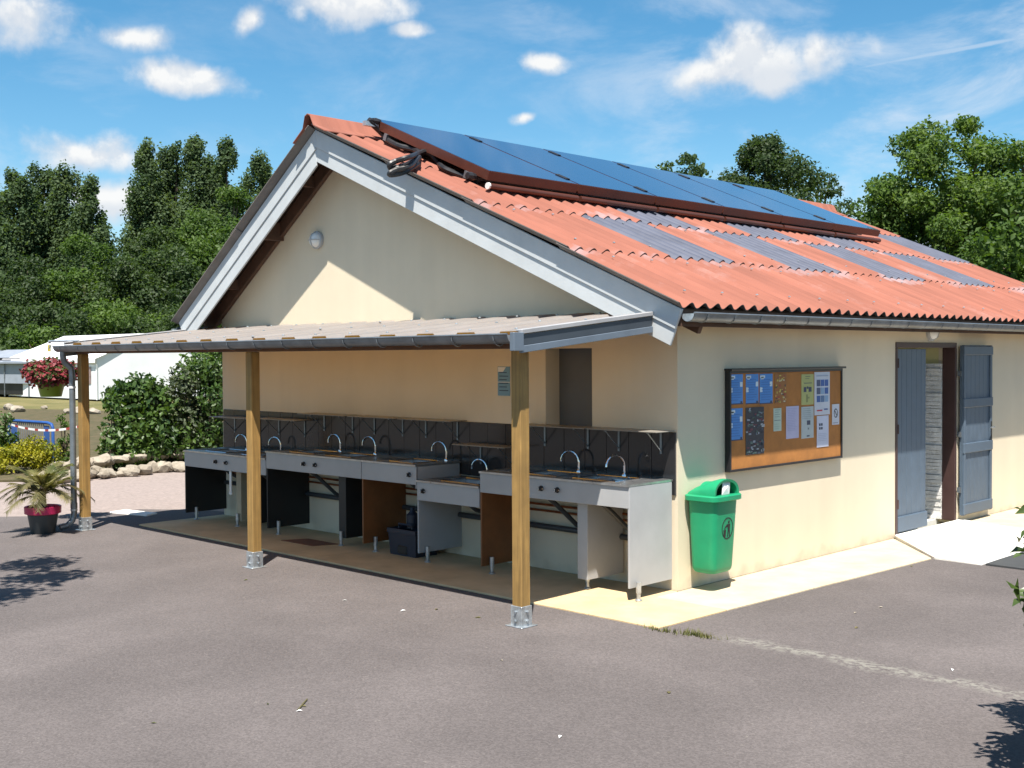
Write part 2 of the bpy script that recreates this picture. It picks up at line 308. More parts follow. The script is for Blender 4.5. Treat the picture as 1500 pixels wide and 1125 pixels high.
def canopy_mat():      # pale fibreglass sheets that let some light through
    m = material('pale canopy sheet', (.33, .33, .335), .5, var=.06, vscale=2.2, bump=.05); t = m.node_tree; N = t.nodes
    tl = N.new('ShaderNodeBsdfTranslucent'); tl.inputs[0].default_value = (.90, .63, .20, 1); ms = N.new('ShaderNodeMixShader'); ms.inputs[0].default_value = .40
    o = N['Material Output']; t.links.new(N['Principled BSDF'].outputs[0], ms.inputs[1]); t.links.new(tl.outputs[0], ms.inputs[2]); t.links.new(ms.outputs[0], o.inputs[0]); return m
M['canopy'] = canopy_mat()
def panel_glass():
    m = bpy.data.materials.new('collector glass'); m.use_nodes = True; B = m.node_tree.nodes['Principled BSDF']
    B.inputs['Base Color'].default_value = (.020, .055, .125, 1); B.inputs['Roughness'].default_value = .12; B.inputs['IOR'].default_value = 1.6
    B.inputs['Coat Weight'].default_value = .6; B.inputs['Coat Roughness'].default_value = .03
    return m
M['pv'] = panel_glass()
def flat(name, c, rough=.6):
    if name not in M: M[name] = material(name, c, rough, var=.05, vscale=8)
    return M[name]

# ------------------------------------------------------------------ mesh helpers
ORG = {}
class MB:
    def __init__(s): s.v = []; s.f = []
    def add(s, vs, fs):
        o = len(s.v); s.v += [tuple(map(float, p)) for p in vs]; s.f += [tuple(i + o for i in f) for f in fs]; return s
    def box(s, x0, x1, y0, y1, z0, z1):
        return s.add([(x0,y0,z0),(x1,y0,z0),(x1,y1,z0),(x0,y1,z0),(x0,y0,z1),(x1,y0,z1),(x1,y1,z1),(x0,y1,z1)],
                     [(0,3,2,1),(4,5,6,7),(0,1,5,4),(1,2,6,5),(2,3,7,6),(3,0,4,7)])
    def prism(s, pts, axis, a, b):        # 2D polygon extruded along an axis; axis 1: (x,z), axis 0: (y,z), axis 2: (x,y)
        def P(p, t): return {0: (t, p[0], p[1]), 1: (p[0], t, p[1]), 2: (p[0], p[1], t)}[axis]
        n = len(pts); vs = [P(p, a) for p in pts] + [P(p, b) for p in pts]
        fs = [tuple(range(n)), tuple(range(2 * n - 1, n - 1, -1))] + [(i, i + n, (i + 1) % n + n, (i + 1) % n) for i in range(n)]
        return s.add(vs, fs)
    def tube(s, path, r, n=8, cap=True, r1=None):
        path = [Vector(p) for p in path]; k = len(path); rings = []
        ref = None
        for i, p in enumerate(path):
            t = (path[min(i + 1, k - 1)] - path[max(i - 1, 0)]).normalized()
            if ref is None:
                ref = t.cross(Vector((0, 0, 1)))
                if ref.length < .05: ref = t.cross(Vector((1, 0, 0)))
            ref = (ref - t * ref.dot(t)).normalized(); b = t.cross(ref)
            rr = r if r1 is None else r + (r1 - r) * i / (k - 1)
            rings.append([p + (ref * math.cos(2 * math.pi * j / n) + b * math.sin(2 * math.pi * j / n)) * rr for j in range(n)])
        vs = [v for R_ in rings for v in R_]; fs = []
        for i in range(k - 1):
            for j in range(n): fs.append((i*n+j, i*n+(j+1)%n, (i+1)*n+(j+1)%n, (i+1)*n+j))
        if cap: fs += [tuple(range(n - 1, -1, -1)), tuple(range((k-1)*n, k*n))]
        return s.add(vs, fs)
    def lathe(s, prof, c=(0,0,0), n=20, axis=2):
        vs = []; fs = []; k = len(prof)
        for r, h in prof:
            for j in range(n):
                a = 2 * math.pi * j / n; u, v = r * math.cos(a), r * math.sin(a)
                p = {2: (u, v, h), 1: (u, h, -v), 0: (h, u, v)}[axis]
                vs.append((c[0] + p[0], c[1] + p[1], c[2] + p[2]))
        for i in range(k - 1):
            for j in range(n): fs.append((i*n+j, i*n+(j+1)%n, (i+1)*n+(j+1)%n, (i+1)*n+j))
        if prof[0][0] > 1e-4: fs.append(tuple(range(n - 1, -1, -1)))
        if prof[-1][0] > 1e-4: fs.append(tuple(range((k-1)*n, k*n)))
        return s.add(vs, fs)
    def build(s, name, mat, parent=None, bevel=0.0, smooth=False, org=None, kind=None, label=None, seg=1):
        o0 = Vector(org) if org is not None else (ORG[parent.name] if parent else Vector((0, 0, 0)))
        me = bpy.data.meshes.new(name); me.from_pydata([tuple(Vector(p) - o0) for p in s.v], [], s.f)
        bm = bmesh.new(); bm.from_mesh(me); bmesh.ops.recalc_face_normals(bm, faces=bm.faces)
        if bevel:
            es = [e for e in bm.edges if len(e.link_faces) == 2 and e.calc_face_angle(0) > .5]
            bmesh.ops.bevel(bm, geom=es, offset=bevel, segments=seg, affect='EDGES', clamp_overlap=True)
        bm.to_mesh(me); bm.free()
        if smooth: smooth_mesh(me)
        me.materials.append(M[mat] if isinstance(mat, str) else mat)
        o = bpy.data.objects.new(name, me); COL.objects.link(o)
        if parent: o.parent = parent; ORG[o.name] = ORG[parent.name]
        else: o.location = o0; ORG[o.name] = o0
        if kind: o['kind'] = kind
        if label: o['label'] = label
        return o
def smooth_mesh(me, ang=40):
    me.polygons.foreach_set('use_smooth', [True] * len(me.polygons))
    bm = bmesh.new(); bm.from_mesh(me)
    for e in bm.edges: e.smooth = len(e.link_faces) == 2 and e.calc_face_angle(0) < rad(ang)
    bm.to_mesh(me); bm.free()
def empty(name, loc, label, cat, group=None):
    o = bpy.data.objects.new(name, None); COL.objects.link(o); o.location = loc; o.empty_display_size = .1
    ORG[o.name] = Vector(loc); return tag(o, label, cat, group)
def tag(o, label, cat, group=None):
    o['label'] = label; o['category'] = cat
    if group: o['group'] = group
    return o
def struct(o): o['kind'] = 'structure'; return o
def clone(o, parent=None, loc=None, rot=None):
    c = o.copy(); COL.objects.link(c)
    if parent is not None: c.parent = parent
    if loc is not None: c.location = loc
    if rot is not None: c.rotation_euler = rot
    for ch in o.children: clone(ch, c)
    return c

# ------------------------------------------------------------------ ground and paving
ZA = -0.015
struct(MB().add([(-900,-900,-.06),(900,-900,-.06),(900,900,-.06),(-900,900,-.06)], [(0,1,2,3)]).build('ground', 'dry_grass'))
struct(MB().prism([(-40,-8),(-7.5,-8),(-6.9,0),(-6.9,20),(-15.2,20),(-12.9,3.2),(-12.4,.5),(-14,-1.2),(-40,-4)], 2, -.2, -.022).build('gravel_path', 'gravel'))
edge = [(-30,-9.0),(-12,-3.2),(-8.95,-1.95),(-8.42,-1.3),(-8.3,-.4),(-7.6,.15),(-6.95,.3)]
struct(MB().prism([(40,-40),(40,40),(.6,40),(.6,.25)] + [(-6.95,.25)] + edge[::-1][1:] + [(-30,-40)], 2, -.3, ZA).build('asphalt_yard', 'asphalt'))
struct(MB().prism([(-13.3,3.1),(-12.75,.4),(-14.3,-1.3),(-40,-4.5),(-60,6),(-30,14),(-16,22),(-15,12)], 2, -.2, -.008).build('planting_bed', 'soil'))
# apron slab under the canopy and along the side wall, in cast bays
def slab(pts, m='slab'): return struct(MB().prism(pts, 2, -.2, 0.0).build('paving_slab', m, bevel=.006))
slab([(-6.95,-1.13),(-3.503,-1.13),(-3.503,0),(-6.95,0)])
slab([(-3.497,-1.13),(-.003,-1.133),(-.003,0),(-3.497,0)])
slab([(.003,-1.133),(.66,-1.135),(.683,-.3),(.003,-.3)])
slab([(.003,-.294),(.684,-.294),(.735,.9),(.003,.9)], 'pave')
slab([(.003,.906),(.736,.906),(.79,2.1),(.003,2.1)], 'pave')
slab([(.003,2.106),(.79,2.106),(.825,2.92),(.003,3.80)], 'pave')
slab([(.003,5.45),(1.0,5.3),(1.05,11),(.003,11)], 'pave')
r = MB(); tp = [(.003,3.83,.035),(.835,2.955,.012),(1.30,2.93,0.0),(1.29,5.2,0.0),(.003,5.44,.035)]
r.add(tp + [(x, y, -.2) for x, y, z in tp], [(0,1,2,3,4),(9,8,7,6,5)] + [(i, i+5, (i+1)%5+5, (i+1)%5) for i in range(5)])
struct(r.build('entrance_ramp', 'ramp', bevel=.008))
tag(MB().prism([(1.33,2.95),(2.6,2.92),(2.5,4.05),(1.32,4.02)], 2, ZA, .002).build('shadow_sheet', 'shadow_dark', org=(1.9,3.5,ZA)),
    'dark sheet for a shadow on the asphalt at the foot of the pale entrance ramp', 'mat')  # dark sheet added in place of a shadow on the asphalt
tag(MB().prism([(-8.25,-.85),(-7.6,-.68),(-7.7,-.48),(-8.3,-.6)], 2, -.03, .004).build('stone_plate', 'ramp', org=(-7.9,-.5,-.02), bevel=.01),
    'flat pale stone plate on the gravel behind the corner post', 'stone plate')

# ------------------------------------------------------------------ the wash house
BX, BY = -6.93, 10.0
def zr(x): return 2.34 - .43096 * (x - .33)
def zl(x): return 4.40 - .688 * (-4.45 - x)
XA = -4.45
house = empty('wash_house', (BX / 2, 5.0, 0), 'cream rendered wash house with asymmetric gable and red corrugated roof', 'building')
def wtop(x): return (zr(x) if x > XA else zl(x)) - .085
# gable wall in pieces round the niche
NL, NR, NB, NT = -1.478, -.923, 1.30, 2.015
gw = MB()
gw.prism([(BX,0),(NL,0),(NL,wtop(NL)),(XA,wtop(XA)),(BX,wtop(BX))], 1, 0, .2)
gw.prism([(NL,0),(NR,0),(NR,NB),(NL,NB)], 1, 0, .2)
gw.prism([(NL,NT),(NR,NT),(NR,wtop(NR)),(NL,wtop(NL))], 1, 0, .2)
gw.prism([(NR,0),(0,0),(0,wtop(0)),(NR,wtop(NR))], 1, 0, .2)
gable = gw.build('gable_wall', 'wall', house)
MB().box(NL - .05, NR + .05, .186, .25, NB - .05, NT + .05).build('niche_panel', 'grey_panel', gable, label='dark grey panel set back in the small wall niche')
DY0, DY1, DZ = 3.85, 5.32, 2.06
sw = MB(); zt = wtop(-.1) - .02
sw.box(-.2, 0, .2, DY0, 0, zt); sw.box(-.2, 0, DY1, BY, 0, zt); sw.box(-.2, 0, DY0, DY1, DZ, zt)
side = sw.build('side_wall', 'wall', house)
bw = MB(); bw.prism([(BX,0),(0,0),(0,wtop(0)),(XA,wtop(XA)),(BX,wtop(BX))], 1, BY, BY + .2); bw.build('rear_wall', 'wall', house)
MB().box(BX, BX + .2, .2, BY, 0, wtop(BX) - .02).build('far_wall', 'wall', house)
MB().box(BX + .2, -.2, .2, BY, -.1, .03).build('inner_floor', 'ramp', house)
# roof: underlay deck, then the corrugated sheets one by one
YA, YB = -.44, 10.417
dk = MB()
dk.prism([(XA,zr(XA)-.05),(.25,zr(.25)-.05),(.25,zr(.25)-.075),(XA,zr(XA)-.075)], 1, YA + .1, YB - .1)
dk.prism([(XA,zl(XA)-.05),(-7.28,zl(-7.28)-.05),(-7.28,zl(-7.28)-.075),(XA,zl(XA)-.075)], 1, YA + .1, YB - .1)
roof = dk.build('roof', 'deck', house)
PITCH, AMP, TH = .177, .0235, .008
_sheets = {}
def sheet_mesh(w, Ls, kind, sgn, yfar):      # corrugated sheet of real thickness; own x runs up the slope
    key = (round(w, 3), round(Ls, 3), kind, sgn, round((yfar + .087) % PITCH, 3))
    if key in _sheets: return _sheets[key]
    n = max(4, int(round(w / PITCH * 10))); ys = [w * i / n for i in range(n + 1)]
    zs = [AMP * math.cos(2 * math.pi * ((yfar - y) + .087) / PITCH) for y in ys]; m = n + 1; vs = []; fs = []
    for top in (0, 1):
        for x in (0, Ls):
            for y, z in zip(ys, zs): vs.append((x, sgn * y, z + (0 if top else -TH)))
    for i in range(n): fs += [(i, m+i, m+i+1, i+1), (2*m+i, 2*m+i+1, 3*m+i+1, 3*m+i)]
    o_ = len(vs)
    for x in (0, Ls):
        for top in (0, 1):
            for y, z in zip(ys, zs): vs.append((x, sgn * y, z + (0 if top else -TH)))
    for i in range(n): fs += [(o_+i, o_+i+1, o_+m+i+1, o_+m+i), (o_+2*m+i, o_+3*m+i, o_+3*m+i+1, o_+2*m+i+1)]
    o_ = len(vs)
    for j in (0, n):
        for x in (0, Ls):
            for top in (0, 1): vs.append((x, sgn * ys[j], zs[j] + (0 if top else -TH)))
    fs += [(o_, o_+1, o_+3, o_+2), (o_+4, o_+6, o_+7, o_+5)]
    me = bpy.data.meshes.new(kind); me.from_pydata(vs, [], fs); me.polygons.foreach_set('use_smooth', [True] * len(fs))
    me.materials.append(M['skylight' if kind == 'skylight_sheet' else 'roof']); me.materials.append(M['skylight' if kind == 'skylight_sheet' else 'fibre'])
    me.polygons.foreach_set('material_index', [1 if (i < 2 * n and i % 2 == 0) or i >= 2 * n else 0 for i in range(len(fs))]); _sheets[key] = me; return me
def lay(me, name, x, y, z, up, nrm, tilt=0.0):
    o = bpy.data.objects.new(name, me); COL.objects.link(o); o.parent = roof
    Xv = Vector(up); Zv = Vector(nrm); Yv = Zv.cross(Xv)
    mt = Matrix((Xv, Yv, Zv)).transposed().to_4x4() @ Matrix.Rotation(tilt, 4, 'Y')
    o.matrix_local = Matrix.Translation(Vector((x, y, z)) - ORG[house.name]) @ mt
    return o
cols = [YA, -.03, 1.032, 2.094, 3.156, 4.218, 5.280, 6.342, 7.404, 8.466, 9.174, YB]
courses_r = [.33, -.83, -2.0, -3.15, XA + .02]
th = math.atan(.43096); upr = (-math.cos(th), 0, math.sin(th)); nr = (math.sin(th), 0, math.cos(th))
for ci in range(4):
    xa, xb = courses_r[ci], courses_r[ci + 1]; Ls = (xa - xb) / math.cos(th) + (.13 if ci < 3 else 0)
    for k in range(len(cols) - 1):
        w = cols[k + 1] - cols[k]
        sky_ = (ci == 1 and k in (2, 4, 6, 8)) or (ci == 2 and k in (3, 5, 7, 10))
        kind = 'skylight_sheet' if sky_ else 'roof_sheet'
        lift = .016 if ci else 0.0
        dzv = Vector(nr) * (lift + .003 * ((k * 7 + ci * 3) % 3))
        lay(sheet_mesh(w, Ls, kind, 1, cols[k + 1]), kind, xa + dzv.x, cols[k + 1], zr(xa) + dzv.z, upr, nr, math.asin(min(.5, lift / Ls)))
thl = math.atan(.688); upl = (math.cos(thl), 0, math.sin(thl)); nl = (-math.sin(thl), 0, math.cos(thl))
courses_l = [-7.37, -6.0, XA - .02]
for ci in range(2):
    xa, xb = courses_l[ci], courses_l[ci + 1]; Ls = (xb - xa) / math.cos(thl) + (.13 if ci < 1 else 0)
    for k in range(len(cols) - 1):
        w = cols[k + 1] - cols[k]
        lift = .016 if ci else 0.0; dzv = Vector(nl) * lift
        lay(sheet_mesh(w, Ls, 'roof_sheet', -1, cols[k + 1]), 'roof_sheet', xa + dzv.x, cols[k + 1], zl(xa) + dzv.z, upl, nl, math.asin(lift / Ls))
# ridge capping in lengths
def cap_prof(o):
    p = []
    for t, s_ in ((.30, 1), (.10, 1)): p.append((XA + t, zr(XA + t) + .032 + o))
    for a in (50, 90, 130): p.append((XA + .07 * math.cos(rad(a)) - .005, 4.405 + .03 + .085 * math.sin(rad(a)) + o))
    for t in (.09, .27): p.append((XA - t, zl(XA - t) + .032 + o))
    return p
y0 = YA - .03; k = 0
while y0 < YB:
    y1 = min(y0 + 1.2, YB + .02); o = .006 * (k % 2); pr = cap_prof(o); pi_ = [(x, z - .01) for x, z in pr]
    mb = MB(); n = len(pr)
    vs = [(x, y0, z) for x, z in pr] + [(x, y1 + .04, z) for x, z in pr] + [(x, y0, z) for x, z in pi_] + [(x, y1 + .04, z) for x, z in pi_]
    fs = []
    for i in range(n - 1): fs += [(i, i+1, n+i+1, n+i), (2*n+i, 3*n+i, 3*n+i+1, 2*n+i+1), (i, 2*n+i, 2*n+i+1, i+1), (n+i, n+i+1, 3*n+i+1, 3*n+i)]
    fs += [(0, n, 3*n, 2*n), (n-1, 3*n-1, 4*n-1, 2*n-1)]
    mb.add(vs, fs).build('ridge_cap', 'roof', roof, smooth=True); y0 = y1; k += 1
# small fixing screws of the sheets, all in one
sc_ = MB()
for xs in (.12, -.62, -1.05, -1.8):
    for j in range(0, 58, 3):
        yy = -.087 + PITCH * j + .0
        if yy < YB - .1:
            c = Vector((xs, yy, zr(xs))) + Vector(nr) * (AMP + .016)
            sc_.lathe([(.014, 0), (.014, .006), (0.004, .012)], c, 6)
sc_.build('sheet_screws', 'galv', roof, kind='stuff')
# verge fascias: two boards each side, both ends
def slope_board(name, right, t0, t1, ya, yb, mat):
    # t: perpendicular depth below the sheet line
    f = (lambda x: zr(x)) if right else (lambda x: zl(x)); c = math.cos(th if right else thl); s_ = math.sin(th if right else thl)
    xe = .33 if right else -7.34; sg = 1 if right else -1
    def low(t): return (xe - sg * t * s_, f(xe) - t * c)
    a0, a1 = low(t0), low(t1)
    pts = [(XA, f(XA) - t0 / c), a0, a1, (XA, f(XA) - t1 / c)]
    return MB().prism(pts, 1, ya, yb).build(name, mat, house, bevel=.004)
for right in (True, False):
    slope_board('fascia_board', right, .035, .205, -.372, -.345, 'fascia')
    slope_board('fascia_board', right, .205, .345, -.360, -.338, 'fascia')
    slope_board('fascia_board', right, .035, .34, YB - .12, YB - .095, 'fascia')
    slope_board('barge_rafter', right, .09, .24, -.055, -.004, 'dark_wood')
# purlin ends carrying the verge, wall to fascia
for x, right in ((-.35, 1), (-1.55, 1), (-2.75, 1), (-3.85, 1), (-4.95, 0), (-5.62, 0), (-6.5, 0)):
    z = (zr(x) if right else zl(x)) - .085
    big = x == -5.62
    MB().box(x - .04, x + .04, -.336, .0, z - (.22 if big else .14), z - .012).build('purlin', 'dark_wood', house, bevel=.004)
# eaves gutters, half round
def half_gutter(parent, a, b, r, mat, name='gutter', n=10, axis='y', t=.003):
    mb = MB(); prof = [(r * math.cos(math.pi + math.pi * i / n), r * math.sin(math.pi + math.pi * i / n)) for i in range(n + 1)]
    inn = [(u * (r - t) / r, v * (r - t) / r) for u, v in prof]
    P = (lambda q, e: (e[0] + q[0], e[1], e[2] + q[1])) if axis == 'y' else (lambda q, e: (e[0], e[1] + q[0], e[2] + q[1]))
    m = n + 1; vs = [P(q, a) for q in prof] + [P(q, b) for q in prof] + [P(q, a) for q in inn] + [P(q, b) for q in inn]; fs = []
    for i in range(n): fs += [(i, i+1, m+i+1, m+i), (2*m+i, 3*m+i, 3*m+i+1, 2*m+i+1), (i, 2*m+i, 2*m+i+1, i+1), (m+i, m+i+1, 3*m+i+1, 3*m+i)]
    fs += [(0, m, 3*m, 2*m), (n, 2*m+n+0, 3*m+n, m+n)]
    mb.add(vs, fs)
    g = mb.build(name, mat, parent, smooth=True)
    rim = MB()      # rolled front bead
    e = r if axis == 'y' else -r
    q = (e, .004); rim.tube([P(q, a), P(q, b)], .0085, 8); rim.build('gutter_bead', mat, g, smooth=True)
    for e_ in (a, b):
        cap = MB(); ring = [P(q, e_) for q in prof]; d = (0, .004, 0) if axis == 'y' else (.004, 0, 0)
        cap.add(ring + [(x + d[0], y + d[1], z + d[2]) for x, y, z in ring], [tuple(range(m)), tuple(range(2*m-1, m-1, -1))] + [(i, i+m, (i+1)%m+m, (i+1)%m) for i in range(m)])
        cap.build('gutter_end', 'galv', g)
    return g
GZ = zr(.36) - .055
gut = half_gutter(house, (.350, YA + .10, GZ), (.350, YB - .1, GZ - .01), .064, 'zinc')
for i in range(27):
    y = YA + .28 + i * .385
    ring = [(.350 + .067 * math.cos(math.pi + math.pi * j / 8), y, GZ + .067 * math.sin(math.pi + math.pi * j / 8)) for j in range(9)]
    MB().tube([(.28, y, GZ + .03)] + ring, .0048, 4).build('gutter_bracket', 'zinc', gut)
half_gutter(house, (-7.42, YA + .06, zl(-7.4) - .06), (-7.42, YB - .1, zl(-7.4) - .07), .066, 'zinc')
# eaves board under the sheets along the side
MB().box(.255, .285, YA + .1, YB - .12, zr(.27) - .19, zr(.27) - .055).build('eaves_board', 'dark_wood', house)
MB().box(.002, .255, .0, YB - .12, zr(.27) - .17, zr(.27) - .155).build('soffit', 'lam_beige', house)
# dark tiles behind the sinks, one by one
tile0 = None
tw = 6.86 / 28
MB().box(-6.90, -.012, -.006, -.0005, .79, 1.312).build('tile_bed', 'grout', gable)
for i in range(28):
    x = -6.90 + .0 + i * 6.888 / 28
    if tile0 is None:
        tile0 = MB().box(0.0025, 6.888 / 28 - .0025, -.016, -.0055, .793, 1.31).build('tile', 'tile', gable, bevel=.002, org=(0, 0, 0)); t = tile0
    else:
        t = tile0.copy(); COL.objects.link(t)
    t.parent = gable; t.location = Vector((x, random.uniform(-.0012, .0012), 0)) - ORG[house.name]
# door: frame, fixed leaf, leaf folded back against the wall
fr = MB(); fr.box(-.14, .012, DY0 - .012, DY0 + .03, 0.03, DZ - .045); fr.box(-.14, .012, DY1 - .035, DY1 + .01, .03, DZ - .045); fr.box(-.14, .012, DY0 - .012, DY1 + .01, DZ - .045, DZ + .012)
fr.build('door_frame', 'door_frame', side, bevel=.004)
def leaf(y0, y1, x0, z0, z1, n, ledges, back):
    w = (y1 - y0) / n; d = MB()
    d.box(x0 + .006, x0 + .030, y0 + .004, y1 - .004, z0 + .004, z1 - .004); dr = d.build('door', 'shutter', house)
    for i in range(n):
        MB().box(x0 + .0265, x0 + .0385, y0 + i * w + .0015, y0 + (i + 1) * w - .0015, z0, z1).build('plank', 'shutter', dr, bevel=.003)
    for za, zb in ledges: MB().box(x0 + .0375, x0 + .062, y0 + .0, y1 - .0, za, zb).build('ledge', 'shutter', dr, bevel=.006)
    return dr
d1 = leaf(DY0 + .035, 4.575, -.045, .045, DZ - .06, 6, [(.05, .215)], False)
for z in (.35, 1.15, 1.85): MB().tube([(.012, DY0 + .03, z - .05), (.012, DY0 + .03, z + .05)], .011, 8).build('hinge', 'door_frame', d1)
d2 = leaf(5.355, 6.165, .028, .085, 2.045, 7, [(.095, .215), (.80, .915), (1.325, 1.43), (1.93, 2.03)], True)
for y in (5.365, 6.10): MB().box(.0655, .084, y, y + .055, .085, 2.045).build('stile', 'shutter', d2, bevel=.004)
MB().tube([(.084, 6.12, 1.07), (.125, 6.12, 1.07), (.125, 6.02, 1.07)], .009, 8).build('handle', 'steel', d2, smooth=True)
MB().box(.084, .090, 6.105, 6.14, .92, 1.14).build('lock_plate', 'black', d2, bevel=.002)
for z in (.38, 1.72, 1.02): MB().box(.013, .06, 5.338, 5.352, z - .03, z + .03).build('hinge', 'zinc', d2)
# what shows through the door: split-stone partition, yellow paint above, dark end wall
MB().box(-3.2, -.2, 5.33, 5.45, .03, 2.3).build('partition', 'yellow_wall', house)
ci_ = MB(); z = .035
while z < 1.83:
    h = random.uniform(.035, .06); x = -.145
    while x > -2.2:
        w = random.uniform(.16, .42); dpt = random.uniform(.012, .04)
        ci_.box(x - w + .003, x, 5.33 - dpt, 5.329, z + .002, z + h - .002); x -= w
    z += h
ci_.v = [(x, y - .055, z) if x > -.2001 and False else (x, y - .03, z) for x, y, z in ci_.v]
ci_.build('stone_cladding', 'white_clad', house, kind='stuff')
MB().box(-.62, -.56, 5.18, 5.27, .92, 1.28).build('soap_dispenser', 'black', house, bevel=.01)
MB().box(-2.4, -2.3, 3.2, 5.32, .03, 2.3).build('inner_wall', 'lam_grey', house)
MB().box(-2.28, -.22, 3.25, 3.35, .03, 2.3).build('inner_wall', 'lam_grey', house)
MB().box(-2.4, -.2, 3.2, 5.45, 2.3, 2.34).build('inner_ceiling', 'white', house)

# ------------------------------------------------------------------ canopy over the sinks
CX0, CX1, CYF, CYB = -7.22, .03, -1.88, -.004
def zc(y): return 2.125 + (2.325 - 2.125) * (y - CYF) / (0 - CYF)          # top of the sheets
can = empty('lean_to_canopy', (-3.6, -1.72, ZA), 'low lean-to canopy with pale sheets on three timber posts over the sinks', 'canopy')
PY = -1.72
for x in (-7.08, -3.61, -.135):
    p = MB().box(x - .048, x + .048, PY - .048, PY + .048, ZA + .05, 2.0).build('post', 'post', can, bevel=.006)
    sh = MB(); sh.box(x - .056, x + .056, PY - .056, PY + .056, ZA + .004, ZA + .15); sh.box(x - .085, x + .085, PY - .085, PY + .085, ZA, ZA + .008)
    so_ = sh.build('post_shoe', 'galv', p, bevel=.003)
    for zz in (.045, .11): MB().lathe([(.011, 0), (.011, -.012), (.004, -.016)], (x, PY - .056, ZA + zz), 6, 1).build('bolt', 'galv', p)
    for zz in (.045, .11): MB().lathe([(.011, 0), (.011, .012), (.004, .016)], (x + .056, PY, ZA + zz), 6, 0).build('bolt', 'galv', p)
MB().box(CX0 + .06, CX1 - .05, PY - .05, PY + .05, 2.002, 2.088).build('beam', 'dark_wood', can, bevel=.006)
for i in range(8):
    x = CX0 + .12 + i * (CX1 - CX0 - .26) / 7
    y0, y1 = PY + .052, -.004
    MB().add([(x-.03,y0,zc(y0)-.14),(x+.03,y0,zc(y0)-.14),(x+.03,y1,zc(y1)-.14),(x-.03,y1,zc(y1)-.14),(x-.03,y0,zc(y0)-.045),(x+.03,y0,zc(y0)-.045),(x+.03,y1,zc(y1)-.045),(x-.03,y1,zc(y1)-.045)],
             [(0,3,2,1),(4,5,6,7),(0,1,5,4),(1,2,6,5),(2,3,7,6),(3,0,4,7)]).build('rafter', 'post', can, bevel=.004)
# trapezoid sheets one by one
nS = 8; wS = (CX1 - CX0) / nS; per = wS / 2
for s_ in range(nS):
    xs = CX0 + s_ * wS; pr = []
    for q in range(2):
        b = xs + q * per
        pr += [(b, 0), (b + per * .50, 0), (b + per * .55, .026), (b + per * .95, .026)]
    pr.append((xs + wS, 0) if s_ == nS - 1 else (xs + wS + .01, 0))
    m = len(pr); vs = []; dz = .0015 * (s_ % 2)
    yb = -.39 if False else CYB
    for t in (0, -.0025):
        for y in (CYF, yb):
            for x, z in pr: vs.append((x, y, zc(y) - .026 + z + t + dz))
    fs = []
    for i in range(m - 1): fs += [(i, i+1, m+i+1, m+i), (2*m+i, 3*m+i, 3*m+i+1, 2*m+i+1), (i, 2*m+i, 2*m+i+1, i+1), (m+i, m+i+1, 3*m+i+1, 3*m+i)]
    MB().add(vs, fs).build('canopy_sheet', 'canopy', can)
cs = MB()
for y in (-1.72, -.95, -.2):
    for i in range(15):
        x = CX0 + .19 + i * .49
        cs.lathe([(.013, 0), (.013, .006), (.004, .012)], (x, y, zc(y) + .002), 6)
cs.build('sheet_screws', 'galv', can, kind='stuff')
# closing trims at both ends: rolled top edge, folded blue-grey plate with a lower lip
for xe, d in ((CX1, 1), (CX0, -1)):
    ye = -.375
    a, b = (CYF + .0, ye) if d > 0 else (CYF, -.01)
    MB().add([(xe-.05*d, a, zc(a)+.012), (xe+.012*d, a, zc(a)+.012), (xe+.012*d, a, zc(a)-.022), (xe-.05*d, a, zc(a)-.0),
              (xe-.05*d, b, zc(b)+.012), (xe+.012*d, b, zc(b)+.012), (xe+.012*d, b, zc(b)-.022), (xe-.05*d, b, zc(b)-.0)],
             [(0,1,5,4),(1,2,6,5),(2,3,7,6),(3,0,4,7),(0,3,2,1),(4,5,6,7)]).build('edge_trim', 'sheet', can, bevel=.004)
    for z0, z1, o, mt in ((-.105, -.024, 0.0, 'blue_shaded'), (-.155, -.105, .010, 'blue_metal')):  # shade under the trim is put into the upper plate's darker colour
        MB().add([(xe-.02*d, a, zc(a)+z0), (xe+o*d, a, zc(a)+z0), (xe+o*d, a, zc(a)+z1), (xe-.02*d, a, zc(a)+z1),
                  (xe-.02*d, b, zc(b)+z0), (xe+o*d, b, zc(b)+z0), (xe+o*d, b, zc(b)+z1), (xe-.02*d, b, zc(b)+z1)],
                 [(0,1,5,4),(1,2,6,5),(2,3,7,6),(3,0,4,7),(0,3,2,1),(4,5,6,7)]).build('side_plate', mt, can, bevel=.003)
GY = -1.925
cg = half_gutter(can, (CX0 - .05, GY, 2.082), (CX1 - .03, GY, 2.098), .062, 'zinc', axis='x')
for i in range(17):
    x = CX0 + .12 + i * .435
    ring = [(x, GY + .065 * math.cos(math.pi + math.pi * j / 8), 2.088 + .065 * math.sin(math.pi + math.pi * j / 8)) for j in range(9)]
    MB().tube(ring + [(x, GY + .13, 2.10)], .0045, 4).build('gutter_bracket', 'zinc', cg)
MB().box(CX1 - .028, CX1 + .016, GY - .04, GY + .06, 1.985, 2.115).build('corner_plate', 'blue_metal', can, bevel=.003)
dp = [(-7.16, -1.92, 2.03), (-7.16, -1.92, 1.98), (-7.17, -1.90, 1.91), (-7.15, -1.83, 1.84), (-7.15, -1.82, 1.76), (-7.15, -1.82, .18), (-7.15, -1.84, .10), (-7.16, -1.90, .045), (-7.17, -1.98, .03)]
dpo = MB().tube(dp, .034, 12).build('downpipe', 'zinc', can, smooth=True)
for z in (1.62, .22): MB().lathe([(.040, z - .012), (.040, z + .012)], (-7.15, -1.82, 0), 14).build('pipe_collar', 'white' if z > 1 else 'galv', dpo)
MB().tube([(-7.15, -1.82, .30), (-7.15, -1.82, .24)], .039, 12).build('pipe_socket', 'zinc', dpo)
